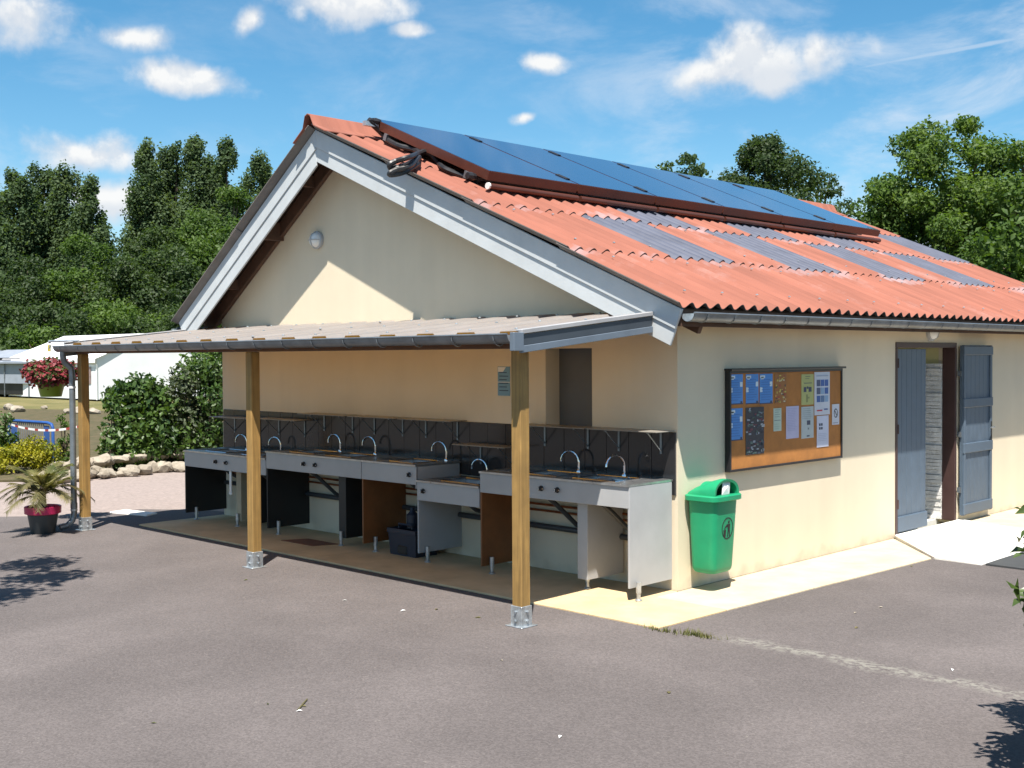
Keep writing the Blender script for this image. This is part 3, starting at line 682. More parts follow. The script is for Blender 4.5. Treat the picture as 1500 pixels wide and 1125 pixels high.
# arm with the hanging basket
arm = empty('basket_arm', (-7.2, -1.80, 2.15), 'thin metal arm sticking out of the canopy corner above the flowers', 'arm')
MB().tube([(-7.05, -1.78, 2.146), (-7.78, -1.80, 2.152)], .013, 8).build('rod', 'galv', arm)
MB().lathe([(.016, 0), (.016, .02)], (-7.78, -1.80, 2.142), 8, 0).build('end_cap', 'galv', arm)

# ------------------------------------------------------------------ sink units
YF = -.59
def gooseneck(x, z, sgn, turn=0.0, h=.17, reach=.19):
    pts = [(0, 0, 0), (0, 0, h * .55)]
    for i in range(9):
        a = math.pi * i / 8 * .92
        pts.append((-(reach / 2) * (1 - math.cos(a)), 0, h * .55 + reach * .48 * math.sin(a)))
    pts.append((pts[-1][0] - .003, 0, pts[-1][2] - .025))
    c, s_ = math.cos(turn), math.sin(turn)
    return [(x + p[0] * c, -.115 + p[0] * s_, z + p[2]) for p in pts]
def sink(x0, x1, zt, basins, taps, knobs, panels, label, feet, sw_mat='lam_grey', front_lip=True):
    t = empty('sink_unit', ((x0 + x1) / 2, -.3, 0), label, 'sink', 'sink units along the wall under the canopy')
    # worktop: strips round the basin holes
    wt = MB(); yb0, yb1 = YF + .10, -.17; z0, z1 = zt - .018, zt
    wt.box(x0, x1, YF - .012, yb0, z0, z1); wt.box(x0, x1, yb1, -.018, z0, z1); xa = x0
    for bx0, bx1 in basins: wt.box(xa, bx0, yb0, yb1, z0, z1); xa = bx1
    wt.box(xa, x1, yb0, yb1, z0, z1); w = wt.build('worktop', 'steel', t)
    for bx0, bx1 in basins:
        b = MB(); d = .15; zb = zt - d; i = .025
        b.add([(bx0,yb0,z0),(bx1,yb0,z0),(bx1,yb1,z0),(bx0,yb1,z0),(bx0+i,yb0+i,zb),(bx1-i,yb0+i,zb),(bx1-i,yb1-i,zb),(bx0+i,yb1-i,zb)],
              [(0,1,5,4),(1,2,6,5),(2,3,7,6),(3,0,4,7),(4,5,6,7)])
        bo = b.build('basin', 'steel', t)
        rm = MB(); e = .008
        rm.tube([(bx0,yb0,zt+.002),(bx1,yb0,zt+.002),(bx1,yb1,zt+.002),(bx0,yb1,zt+.002),(bx0,yb0,zt+.002)], .006, 6).build('basin_rim', 'chrome', bo)
        MB().lathe([(.03, 0), (.03, .004), (.012, .002)], ((bx0+bx1)/2, (yb0+yb1)/2, zb), 14).build('drain', 'chrome', bo)
        xm = (bx0 + bx1) / 2
        MB().tube([(xm, -.36, zb), (xm, -.36, zb - .07), (xm + .02, -.30, zb - .12), (xm + .10, -.13, .47), (xm + .12, -.08, .43)], .021, 8).build('waste_trap', 'waste', t, smooth=True)
    # ribbed drainer left of every basin
    for bx0, bx1 in basins:
        g0 = max(x0 + .04, bx0 - .34)
        dr = MB()
        for j in range(7):
            xx = g0 + (bx0 - .05 - g0) * j / 6
            if bx0 - .05 - g0 > .12: dr.box(xx - .004, xx + .004, yb0 + .02, yb1 - .02, zt - .001, zt + .004)
        if dr.v: dr.build('drainer', 'steel', w)
    f = MB().box(x0 + .002, x1 - .002, YF, YF + .018, zt - .19, zt - .019).build('front_panel', sw_mat, t, bevel=.0025)
    for kx in knobs:
        kb = MB().lathe([(.024, 0), (.024, -.008), (.017, -.012), (.017, -.036), (.012, -.04)], (kx, YF, zt - .098), 14, 1).build('knob', 'black', t, smooth=True)
        MB().box(kx - .003, kx + .003, YF - .044, YF - .040, zt - .111, zt - .085).build('knob_mark', 'white', kb)
        MB().tube([(kx + .012, YF - .02, zt - .098), (kx + .04, YF - .026, zt - .098)], .006, 6).build('lever', 'chrome', kb)
    for tx, sg, tu in taps:
        tp_ = MB().tube(gooseneck(tx, zt, sg, tu), .0095, 8).build('tap', 'chrome', t, smooth=True)
        MB().lathe([(.022, 0), (.022, .012), (.013, .03)], (tx, -.115, zt), 12).build('tap_base', 'chrome', tp_, smooth=True)
    for px, pm, ya, zb, thk in panels:
        MB().box(px, px + thk, ya, -.03, zb, zt - .0185).build('side_panel', pm, t, bevel=.002)
    for fx, fy in feet:
        ft = MB(); ft.lathe([(.030, 0), (.030, .008), (.016, .016), (.016, .06), (.021, .062), (.021, .15)], (fx, fy, 0), 12)
        ft.build('foot', 'galv', t, smooth=True)
    return t
sink(-6.84, -5.115, .845, [(-6.52, -6.08), (-5.75, -5.32)], [(-6.22, 1, .2), (-5.52, 1, .2)], [-6.13, -5.91],
     [(-6.839, 'lam_black', YF + .004, .09, .018), (-5.98, 'lam_beige', -.42, .06, .10), (-5.62, 'lam_black', -.44, .06, .02)],
     'sink unit with black end panel at the far end of the row, beside the shrubs', [(-6.80, -.46), (-5.93, -.44)])
sink(-5.11, -3.437, .925, [(-4.80, -4.36), (-4.16, -3.74)], [(-4.40, 1, .1), (-3.80, 1, .1)], [-4.40, -4.20],
     [(-5.109, 'lam_black', YF + .004, .075, .018), (-3.98, 'lam_black', -.46, .08, .12)],
     'tall sink unit with two taps and a deep black panel at its left', [(-5.06, -.47), (-3.93, -.47)])
sink(-3.432, -2.60, .925, [(-3.12, -2.76)], [(-2.70, 1, .1)], [-2.70],
     [(-3.431, 'lam_brown', YF + .004, .09, .018), (-2.62, 'lam_grey', YF + .004, .70, .018)],
     'single sink unit with a brown panel above the navy crate', [(-3.38, -.46)])
sink(-2.595, -1.745, .785, [(-2.36, -1.86)], [(-2.13, 1, .1)], [-2.50],
     [(-2.594, 'lam_grey', YF + .004, .09, .018)],
     'low sink unit with pale grey panel, set below its neighbours', [(-2.55, -.50)])
sink(-1.738, -.035, .925, [(-1.30, -.90), (-.72, -.26)], [(-.98, 1, .1), (-.47, 1, 1.35)], [-.985, -.80],
     [(-1.737, 'lam_brown', YF + .004, .07, .018), (-.66, 'lam_grey', -.50, .09, .11), (-.054, 'lam_grey', YF + .002, .10, .018)],
     'sunlit sink unit with pale grey end panel at the building corner', [(-1.68, -.50), (-.62, -.42), (.0, -.52)])
# shelves on brackets above the sinks
def shelf(x0, x1, z, label):
    t = empty('wall_shelf', ((x0 + x1) / 2, -.12, z), label, 'shelf', 'shelves over the sinks')
    MB().box(x0, x1, -.255, -.018, z - .009, z).build('board', 'shelf', t, bevel=.002)
    for bx in (x0 + .22 * (x1 - x0), x1 - .18 * (x1 - x0)):
        b = MB(); b.box(bx - .010, bx + .010, -.024, -.0165, z - .20, z - .015); b.box(bx - .010, bx + .010, -.21, -.024, z - .020, z - .0145)
        b.tube([(bx, -.20, z - .018), (bx, -.022, z - .175)], .006, 4); b.build('bracket', 'zinc', t)
shelf(-6.83, -5.93, 1.235, 'shelf above the far sink unit next to the shrubs')
shelf(-5.88, -5.03, 1.245, 'lower shelf behind the middle timber post')
shelf(-5.00, -4.15, 1.328, 'shelf over the left tap of the tall double sink unit')
shelf(-4.10, -3.33, 1.328, 'shelf over the right tap of the tall double sink unit')
shelf(-3.28, -2.50, 1.328, 'shelf over the single sink with the brown panel')
shelf(-2.47, -1.76, 1.112, 'lowest shelf, over the low sink unit')
shelf(-1.66, -.80, 1.328, 'shelf under the wall niche beside the blue notice')
shelf(-.77, -.02, 1.328, 'shelf nearest the building corner, its end in the sun')
# pipes along the wall
tag(MB().tube([(-6.8, -.06, .42), (-5, -.06, .41), (-3, -.06, .405), (-.15, -.06, .40)], .026, 10).build('waste_pipe', 'waste', smooth=True, org=(-3.4, -.06, .41)), 'dark waste pipe running along the wall under the sinks', 'pipe')
tag(MB().tube([(-6.8, -.035, .60), (-.06, -.035, .595)], .011, 8).build('water_pipe', 'copper', smooth=True, org=(-3.4, -.035, .6)), 'upper copper water pipe along the wall under the sinks', 'pipe')
tag(MB().tube([(-6.8, -.035, .545), (-.06, -.035, .54)], .011, 8).build('water_pipe', 'copper', smooth=True, org=(-3.4, -.035, .545)), 'lower copper water pipe along the wall under the sinks', 'pipe')
wp = MB(); wp.box(-5.905, -5.865, YF + .03, YF + .045, .42, .66); wp.box(-5.91, -5.86, YF + .028, YF + .046, .38, .42)
tag(wp.build('hanging_strip', 'white', org=(-5.885, YF + .035, .38), bevel=.003), 'narrow white strip hanging under the far sink front', 'strip')
# navy crate, floor grille, blue notice on the wall
cr = empty('plastic_crate', (-2.97, -.30, 0), 'navy plastic crate with handle cut-outs on the slab under the single sink', 'crate')
c = MB(); x0, x1, y0, y1 = -3.20, -2.78, -.45, -.14
c.add([(x0+.02,y0+.015,.0),(x1-.02,y0+.015,.0),(x1-.02,y1-.015,.0),(x0+.02,y1-.015,.0),(x0,y0,.26),(x1,y0,.26),(x1,y1,.26),(x0,y1,.26),
       (x0+.01,y0+.01,.26),(x1-.01,y0+.01,.26),(x1-.01,y1-.01,.26),(x0+.01,y1-.01,.26),(x0+.03,y0+.025,.01),(x1-.03,y0+.025,.01),(x1-.03,y1-.025,.01),(x0+.03,y1-.025,.01)],
      [(0,3,2,1),(0,1,5,4),(1,2,6,5),(2,3,7,6),(3,0,4,7),(4,5,9,8),(5,6,10,9),(6,7,11,10),(7,4,8,11),(8,9,13,12),(9,10,14,13),(10,11,15,14),(11,8,12,15),(12,13,14,15)])
c.build('tub', 'navy', cr)
MB().box(x0 - .008, x1 + .008, y0 - .008, y0 + .001, .215, .262).build('rim', 'navy', cr, bevel=.003)
MB().box(x1 - .001, x1 + .008, y0 - .008, y1, .215, .262).build('rim', 'navy', cr, bevel=.003)
MB().box(-3.06, -2.92, y0 - .002, y0 + .02, .02, .10).build('foot_arch', 'black', cr, bevel=.01)
MB().tube([(-3.1, y0 + .06, .262), (-3.1, y0 + .06, .30), (-2.9, y0 + .06, .30), (-2.9, y0 + .06, .262)], .012, 6).build('handle', 'navy', cr)
MB().lathe([(.06, .0), (.06, .13), (.03, .16), (.02, .20)], (-3.0, -.30, .26), 12).build('bottle_neck', 'navy', cr, smooth=True)
tag(MB().prism([(-4.68, -.70), (-4.12, -.70), (-4.02, -.44), (-4.55, -.44)], 2, 0.0, .006).build('floor_mat', 'mat', org=(-4.35, -.57, 0)), 'flat reddish mat lying on the slab in front of the tall sink', 'mat')
nb_ = empty('wall_notice', (-2.04, -.003, 1.58), 'small blue and white notice on the gable wall half behind a post', 'notice')
MB().box(-2.09, -1.93, -.006, -.001, 1.575, 1.85).build('sheet', flat('notice blue', (.16, .32, .45)), nb_)
pr_ = MB(); 
for k in range(6): pr_.box(-2.07, -1.95 - .02 * (k % 2), -.0075, -.0055, 1.62 + k * .034, 1.628 + k * .034)
pr_.build('print', flat('notice dark print', (.03, .06, .12)), nb_)
MB().prism([(-2.085, 1.80), (-2.02, 1.80), (-1.98, 1.845), (-2.085, 1.845)], 1, -.0075, -.0055).build('print', 'white', nb_)
MB().box(-2.09, -1.93, -.0078, -.0057, 1.70, 1.706).build('print', 'white', nb_)

# ------------------------------------------------------------------ solar collectors on the roof
UPV = Vector(upr); NV = Vector(nr)
def rp(x, y, h): return Vector((x, y, zr(x))) + NV * h
xb_, xt_ = -2.50, -4.30
py0, pw = .22, 1.343
posn = ['at the gable end, where the black pipe starts', 'second from the gable end', 'third from the gable end', 'fourth from the gable end', 'fifth from the gable end', 'at the far end of the row']
def slope_box(mb, xa, xb, ya, yb, h0, h1):
    P = [rp(x, y, h) for h in (h0, h1) for x, y in ((xa, ya), (xa, yb), (xb, yb), (xb, ya))]
    mb.add(P, [(0,3,2,1),(4,5,6,7),(0,1,5,4),(1,2,6,5),(2,3,7,6),(3,0,4,7)]); return mb
for i in range(6):
    ya, yb = py0 + i * pw, py0 + (i + 1) * pw - .025
    t = empty('solar_collector', tuple(rp((xb_ + xt_) / 2, (ya + yb) / 2, .02)), 'flat blue solar collector on the roof, ' + posn[i], 'solar panel', 'solar collectors on the roof')
    fr_ = MB(); slope_box(fr_, xb_, xb_ - .035, ya, yb, .122, .212); slope_box(fr_, xt_ + .035, xt_, ya, yb, .122, .212)
    slope_box(fr_, xb_ - .035, xt_ + .035, ya, ya + .035, .122, .212); slope_box(fr_, xb_ - .035, xt_ + .035, yb - .035, yb, .122, .212)
    slope_box(fr_, xb_ - .035, xt_ + .035, ya + .035, yb - .035, .124, .130)
    fr_.build('frame', 'panel_frame', t)
    slope_box(MB(), xb_ - .012, xt_ + .012, ya + .012, yb - .012, .2125, .217).build('glass', 'pv', t)
    for x in (xb_ - .25, xt_ + .3):
        slope_box(MB(), x, x - .045, ya - .02, yb + .02, .05, .1215).build('rail', 'zinc', t)
        for y in (ya + .15, yb - .15): slope_box(MB(), x - .005, x - .04, y, y + .03, .012, .05).build('rail_foot', 'zinc', t)
    if i:
        for x in (xb_ - .16, xt_ + .30): slope_box(MB(), x, x - .16, ya - .045, ya + .02, .2175, .228).build('clamp', 'black', t, bevel=.003)
    for y in (ya + .06, yb - .10):
        MB().tube([rp(xb_ - .02, y, .085), rp(xb_ + .05, y, .075), rp(xb_ + .03, y + .05, .06)], .014, 6).build('connector', 'black', t)
    MB().tube([rp(xb_ + .035, ya + .02, .075), rp(xb_ + .035, yb + .0, .075)], .030, 10).build('header_pipe', 'panel_frame', t, smooth=True)
MB().lathe([(.034, -.02), (.034, 0), (.02, .01)], rp(xb_ + .035, py0 + .01, .075), 10, 1).build('pipe_end', 'white', bpy.data.objects['solar_collector'])
# black insulated pipe from the top connector, coiled over the verge, back to the lower connector
pp = empty('solar_pipe', tuple(rp(-3.6, .0, 0)), 'black insulated pipe coiled over the roof edge beside the collectors', 'pipe')
def cat(pts, k=5):
    pts = [Vector(p) for p in pts]; o = []
    for i in range(len(pts) - 1):
        p0, p1, p2, p3 = pts[max(i-1,0)], pts[i], pts[i+1], pts[min(i+2, len(pts)-1)]
        for j in range(k):
            t = j / k; o.append(.5 * ((2*p1) + (p2-p0)*t + (2*p0-5*p1+4*p2-p3)*t*t + (3*p1-p0-3*p2+p3)*t**3))
    return o + [pts[-1]]
def R_(px, py, up): return Vector(on_roof((px, py), up))
def A_(px, py, y): return Vector(on_axis((px, py), 1, y))
top_c = rp(xt_ + .10, py0 - .03, .20)
MB().tube(cat([rp(xt_ + .1, py0 + .02, .18), top_c + Vector((0, -.10, 0)), R_(560, 196, .10), R_(568, 205, .07), R_(585, 214, .07), R_(606, 219, .09), R_(615, 224, .11)]), .030, 8).build('pipe_run', 'pipe', pp, smooth=True)
for o in (0, 13):
    loop = [R_(614, 224 + o * .5, .12), A_(600, 230 + o, -.48), A_(580, 236 + o, -.60), A_(571, 241 + o, -.66), A_(574, 247 + o * .7, -.62), A_(592, 243 + o * .7, -.50), R_(612, 232 + o * .6, .09)]
    MB().tube(cat(loop), .027, 8).build('pipe_coil', 'pipe', pp, smooth=True)
MB().tube(cat([R_(612, 226, .10), R_(621, 222, .13), R_(631, 226, .12), R_(641, 237, .07), R_(650, 246, .06), R_(668, 254, .05), R_(684, 259, .06), R_(697, 256, .10), rp(xb_ - .05, py0 + .03, .15)]), .028, 8).build('pipe_run', 'pipe', pp, smooth=True)
for q in ((R_(690, 258, .12)), top_c): MB().lathe([(.034, -.05), (.042, 0), (.034, .05)], q, 8, 1).build('pipe_joint', 'pipe', pp)
MB().box(top_c.x - .03, top_c.x + .02, top_c.y - .16, top_c.y + .02, top_c.z - .06, top_c.z - .01).build('vent_valve', 'galv', pp)

# ------------------------------------------------------------------ wall lamps
def bulkhead(loc, axis, label):
    t = empty('wall_lamp', loc, label, 'lamp', 'round wall lamps'); s_ = -1 if axis == 1 else 1
    MB().lathe([(.10, 0), (.10, .03 * s_), (.088, .036 * s_)], loc, 24, axis).build('base', 'lam_grey', t, smooth=True)
    MB().lathe([(.082, .034 * s_), (.080, .055 * s_), (.062, .082 * s_), (.03, .097 * s_), (0.0005, .10 * s_)], loc, 24, axis).build('globe', 'white', t, smooth=True)
    g = MB()
    u = (lambda a, r, h: (loc[0] + r * math.cos(a), loc[1] + h, loc[2] + r * math.sin(a))) if axis == 1 else (lambda a, r, h: (loc[0] + h, loc[1] + r * math.cos(a), loc[2] + r * math.sin(a)))
    for a in (math.pi / 2, 0): g.tube([u(a, .085, .045 * s_), u(a, .06, .092 * s_), u(a, 0, .108 * s_), u(a, -.06, .092 * s_), u(a, -.085, .045 * s_)], .005, 5)
    g.build('guard', 'lam_grey', t)
bulkhead((-4.92, -.002, 3.25), 1, 'round white bulkhead lamp high on the gable wall')
bulkhead((.002, 4.655, 2.19), 0, 'round white bulkhead lamp under the gutter over the door')

# ------------------------------------------------------------------ notice board and its papers
YL, YR, ZB_, ZT_ = .70, 2.60, .955, 1.790
nbd = empty('notice_board', (0, (YL + YR) / 2, ZB_), 'black framed orange notice board full of papers on the side wall', 'notice board')
MB().box(.002, .045, YL, YR, ZB_, ZT_).build('backboard', 'cork', nbd)
f_ = [(.002, .058, YL - .022, YL, ZB_ - .022, ZT_ + .02), (.002, .058, YR, YR + .022, ZB_ - .022, ZT_ + .02), (.002, .058, YL, YR, ZB_ - .022, ZB_)]
for q in f_: MB().box(*q).build('frame_rail', 'board_frame', nbd, bevel=.003)
MB().box(.001, .080, YL - .03, YR + .05, ZT_ + .0205, ZT_ + .040).build('top_cap', 'board_frame', nbd, bevel=.003)
MB().box(.002, .058, YL, YR, ZT_ - .002, ZT_ + .02).build('frame_rail', 'board_frame', nbd)
# pixel corners in the photograph -> on the board surface
def bp(px, py): 
    q = on_axis((1040 + px / 6.618, 530 + py / 6.618), 0, .047); return q[1], q[2]
def paper(x0, y0, x1, y1, col, label, prints, tilt=0.0):
    a = bp(x0, y0); b = bp(x1, y1); ya, yb = a[0], b[0]
    zt = (a[1]); zb = b[1]
    t = empty('poster', (0.0455, (ya + yb) / 2, zb), label, 'poster', 'papers pinned to the notice board')
    def pt(u, v): return (ya + (yb - ya) * u + tilt * (v - .5) * (zt - zb), zb + (zt - zb) * v + tilt * (u - .5) * (yb - ya))
    dlt = .0006 * (len(label) % 3)
    MB().prism([pt(0,0), pt(1,0), pt(1,1), pt(0,1)], 0, 0.0455, 0.0475 + dlt).build('paper', flat('paper %.2f %.2f %.2f' % col, col), t)
    bym = {}
    for u0, v0, u1, v1, c in prints: bym.setdefault(c, []).append((u0, v0, u1, v1))
    for n_, (c, rs) in enumerate(bym.items()):
        m_ = MB()
        for u0, v0, u1, v1 in rs: m_.prism([pt(u0,v0), pt(u1,v0), pt(u1,v1), pt(u0,v1)], 0, 0.0476 + dlt, 0.0484 + dlt + .0003 * n_)
        po = m_.build('print', flat('ink %.2f %.2f %.2f' % c, c), t)
        if len(rs) > 1: po['kind'] = 'stuff'          # lettering and marks too small to pick apart
def lines(v0, v1, n, c, u0=.1, u1=.9, rg=.2, h=.012): return [(u0, v0 + (v1 - v0) * i / max(1, n - 1), u1 - rg * random.random(), v0 + (v1 - v0) * i / max(1, n - 1) + h, c) for i in range(n)]
BL = (.07, .25, .60); WH = (.62, .72, .78); DK = (.05, .06, .10); NV_ = (.06, .10, .28)
def blue(x0, y0, x1, y1, lab, tilt=0):
    paper(x0, y0, x1, y1, BL, lab, [(.03, .86, .40, .95, WH), (.10, .82, .30, .90, WH), (.78, .58, .97, .74, WH), (.02, .40, .20, .56, WH), (.0, .0, 1, .035, DK), (.82, .03, .95, .10, DK)]
          + lines(.14, .80, 9, (.04, .13, .38), .12, .88, .25, .014), tilt)
blue(192, 122, 318, 410, 'blue leaflet in the upper left corner of the notice board', .0)
blue(348, 120, 470, 405, 'blue leaflet second in the top row beside the corner leaflet', .0)
blue(482, 118, 606, 404, 'blue leaflet third in the top row beside the red poster', .0)
blue(192, 455, 316, 758, 'blue leaflet alone in the lower row of the notice board', .0)
mix = []
cs_ = [(.35, .05, .04), (.55, .45, .10), (.05, .05, .05), (.50, .30, .08), (.60, .55, .40)]
for k in range(46): u = random.uniform(.0, .88); v = random.uniform(.0, .93); mix.append((u, v, u + random.uniform(.06, .16), v + random.uniform(.03, .07), random.choice(cs_)))
paper(628, 118, 740, 398, (.30, .12, .03), 'orange and red patterned poster in the top row', mix)
paper(886, 122, 1004, 412, (.42, .43, .16), 'pale yellow sheet with a round emblem', lines(.85, .92, 2, DK, .3, .8) + [(.18, .42, .40, .58, DK), (.58, .42, .82, .58, DK), (.44, .52, .56, .60, DK), (.38, .08, .52, .34, (.25, .26, .10)), (.5, .2, .66, .26, (.25, .26, .10)), (.2, .70, .85, .72, DK)])
ph = []
for r__ in range(3):
    for c__ in range(3): ph.append((.14 + c__ * .26, .30 + r__ * .185, .37 + c__ * .26, .45 + r__ * .185, random.choice([(.05, .12, .35), (.10, .18, .32), (.25, .38, .55), (.08, .10, .18)])))
paper(1012, 100, 1160, 508, (.58, .60, .66), 'tall white poster with blue photographs and red print', ph + [(.16, .09, .50, .12, (.55, .03, .05)), (.62, .11, .85, .14, NV_), (.12, .90, .88, .92, (.3, .35, .45))])
drk = []
for k in range(90): u = random.uniform(0, .9); v = random.uniform(0, .96); drk.append((u, v, u + random.uniform(.05, .16), v + random.uniform(.015, .05), random.choice([(.02, .02, .03), (.30, .33, .38), (.16, .04, .06), (.05, .07, .10), (.45, .48, .50), (.10, .16, .14)])))
paper(346, 446, 522, 886, (.035, .035, .045), 'long dark photo poster reaching into the sunlit strip', drk)
paper(616, 452, 692, 668, (.45, .55, .45), 'small pale green slip', lines(.62, .92, 4, DK, .15, .85) + [(.1, .46, .9, .48, DK)] + lines(.1, .3, 3, (.3, .4, .3)))
paper(738, 434, 860, 736, (.50, .48, .66), 'plain lilac sheet of text', lines(.25, .92, 14, (.36, .35, .52), .1, .9, .25, .010))
paper(886, 438, 1004, 734, (.45, .50, .50), 'grey green sheet with a small dark picture', lines(.80, .93, 3, (.2, .25, .25)) + [(.45, .42, .72, .56, DK), (.52, .27, .62, .33, (.2, .22, .22)), (.44, .05, .66, .09, DK)] + lines(.62, .74, 3, (.3, .34, .34)))
paper(1036, 526, 1148, 818, (.58, .60, .72), 'white sheet hanging lowest, with small dark stamps', [(.18, .68, .30, .76, DK), (.34, .68, .48, .76, DK), (.18, .56, .30, .64, DK), (.34, .56, .48, .64, DK)] + lines(.2, .42, 5, (.42, .44, .55)))
paper(1184, 412, 1252, 606, (.58, .60, .66), 'narrow white slip with a crossed circle by the frame', [(.1, .08, .8, .10, DK)])
a_ = bp(1218, 497); ring_ = MB()
for k in range(20):
    a0, a1 = 2 * math.pi * k / 20, 2 * math.pi * (k + 1) / 20
    ring_.prism([(a_[0] + r0 * math.cos(a) , a_[1] + 1.25 * r0 * math.sin(a)) for r0, a in ((.036, a0), (.036, a1), (.029, a1), (.029, a0))], 0, 0.0495, 0.0502)
bar_ = MB().prism([(a_[0] - .028, a_[1] + .026), (a_[0] - .021, a_[1] + .031), (a_[0] + .028, a_[1] - .026), (a_[0] + .021, a_[1] - .031)], 0, 0.0496, 0.0503)
_sl = [o for o in bpy.data.objects if o.get('label', '').startswith('narrow white slip')][0]
ring_.build('print', 'black', _sl); bar_.build('print', 'black', _sl)

# ------------------------------------------------------------------ green litter bin
bn = empty('litter_bin', (.16, .24, .13), 'green plastic litter bin with hooded lid hung on the side wall', 'bin')
def rrect(xc, yc, hx, hy, rr, z, n=5):
    pts = []
    for cx_, cy_, a0 in ((hx - rr, hy - rr, 0), (-hx + rr, hy - rr, 90), (-hx + rr, -hy + rr, 180), (hx - rr, -hy + rr, 270)):
        for j in range(n): a = rad(a0 + 90 * j / (n - 1)); pts.append((xc + cx_ + rr * math.cos(a), yc + cy_ + rr * math.sin(a), z))
    return pts
def loft(rings, cap=True):
    mb = MB(); n = len(rings[0]); vs = [p for r0 in rings for p in r0]; fs = []
    for i in range(len(rings) - 1):
        for j in range(n): fs.append((i*n+j, i*n+(j+1)%n, (i+1)*n+(j+1)%n, (i+1)*n+j))
    if cap: fs += [tuple(range(n-1, -1, -1)), tuple(range((len(rings)-1)*n, len(rings)*n))]
    return mb.add(vs, fs)
BYC = .265
def body(z, k=1.0): t = (z - .15) / .60; return rrect(.155 + .008 * t, BYC, (.118 + .022 * t) * k, (.150 + .030 * t) * k, .055 * k, z)
loft([body(.15, .80), body(.158, .90), body(.175, .97), body(.20, 1)] + [body(.2 + .55 * i / 6) for i in range(1, 7)]).build('body', 'green', bn, smooth=True)
loft([rrect(.168, BYC, .155, .200, .06, .748), rrect(.168, BYC, .166, .212, .065, .755), rrect(.168, BYC, .166, .212, .065, .790), rrect(.168, BYC, .158, .203, .06, .798)]).build('lid_rim', 'green', bn, smooth=True)
# hood: arched section along x, its open mouth towards the path
hd = MB(); n = 14; rings = []
for t in (0, .12, .3, .55, .8, .93, 1.0):
    x = .02 + .285 * t; hh = .030 + .10 * min(1, (t + .05) * 1.25) ** .8; ww = .155 + .02 * t
    if t == 0: hh = .03
    rings.append([(x, BYC - ww * math.cos(math.pi * j / n), .797 + hh * math.sin(math.pi * j / n) ** .75) for j in range(n + 1)])
m = n + 1; vs = [p for r0 in rings for p in r0]; fs = []
for i in range(len(rings) - 1):
    for j in range(n): fs.append((i*m+j, i*m+j+1, (i+1)*m+j+1, (i+1)*m+j))
fs.append(tuple(range(m)))
# inner skin so the mouth has a rim
o_ = len(vs); last = rings[-1]; inner = [(x - .004, BYC + (y - BYC) * .86, .797 + (z - .797) * .84) for x, y, z in last]; deep = [(x - .20, BYC + (y - BYC) * .8, z - .01) for x, y, z in inner]
vs += inner + deep
for j in range(n): fs.append(((len(rings)-1)*m+j, (len(rings)-1)*m+j+1, o_+j+1, o_+j)); fs.append((o_+j, o_+j+1, o_+m+j+1, o_+m+j))
hd.add(vs, fs).build('lid_hood', 'green', bn, smooth=True)
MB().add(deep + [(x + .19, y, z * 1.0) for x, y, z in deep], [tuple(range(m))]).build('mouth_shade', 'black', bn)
MB().add([(.292, BYC - .06, .80), (.292, BYC + .05, .80), (.285, BYC + .075, .90), (.285, BYC - .035, .905), (.27, BYC + .02, .915), (.298, BYC + .0, .85)], [(0,1,5),(1,2,5),(2,4,5),(4,3,5),(3,0,5)]).build('paper_bag', 'white', bn)
em = MB(); EX = .305; ec = (BYC + .022, .52)
def E_(y, z): return (y, z)
XE = .3005
for k in range(28):
    a0, a1 = 2 * math.pi * k / 28, 2 * math.pi * (k + 1) / 28
    em.prism([(ec[0] + r0 * math.cos(a), ec[1] + r0 * 1.12 * math.sin(a)) for r0, a in ((.080, a0), (.080, a1), (.073, a1), (.073, a0))], 0, .285, XE)
def ep(pts): em.prism([(ec[0] + y, ec[1] + z) for y, z in pts], 0, .285, XE)
ep([(.010, .062), (.024, .062), (.028, .05), (.022, .038), (.010, .038), (.006, .05)])                 # head
ep([(-.004, .034), (.036, .034), (.034, -.012), (.006, -.012)])                                        # trunk
ep([(-.004, .034), (-.036, .014), (-.032, .004), (.004, .018)])                                        # arm
ep([(.006, -.012), (.020, -.012), (.012, -.070), (.002, -.070)]); ep([(.020, -.012), (.034, -.012), (.040, -.068), (.030, -.070)])
ep([(-.056, -.012), (-.020, -.012), (-.024, -.068), (-.050, -.068)]); ep([(-.044, .0), (-.034, .004), (-.030, -.006), (-.040, -.008)])
def _sx(y, z):
    t = (z - .15) / .60; hy = .150 + .030 * t - .055; e = max(0.0, abs(y - BYC) - hy)
    return .155 + .008 * t + .118 + .022 * t - .055 + math.sqrt(max(0.0, .055 ** 2 - e * e))
em.v = [((_sx(y, z) + (.0022 if x > .29 else -.003)), y, z) for x, y, z in em.v]
em.build('emblem', 'black', bn)
MB().box(.002, .05, BYC - .05, BYC + .05, .25, .72).build('wall_bracket', 'galv', bn)

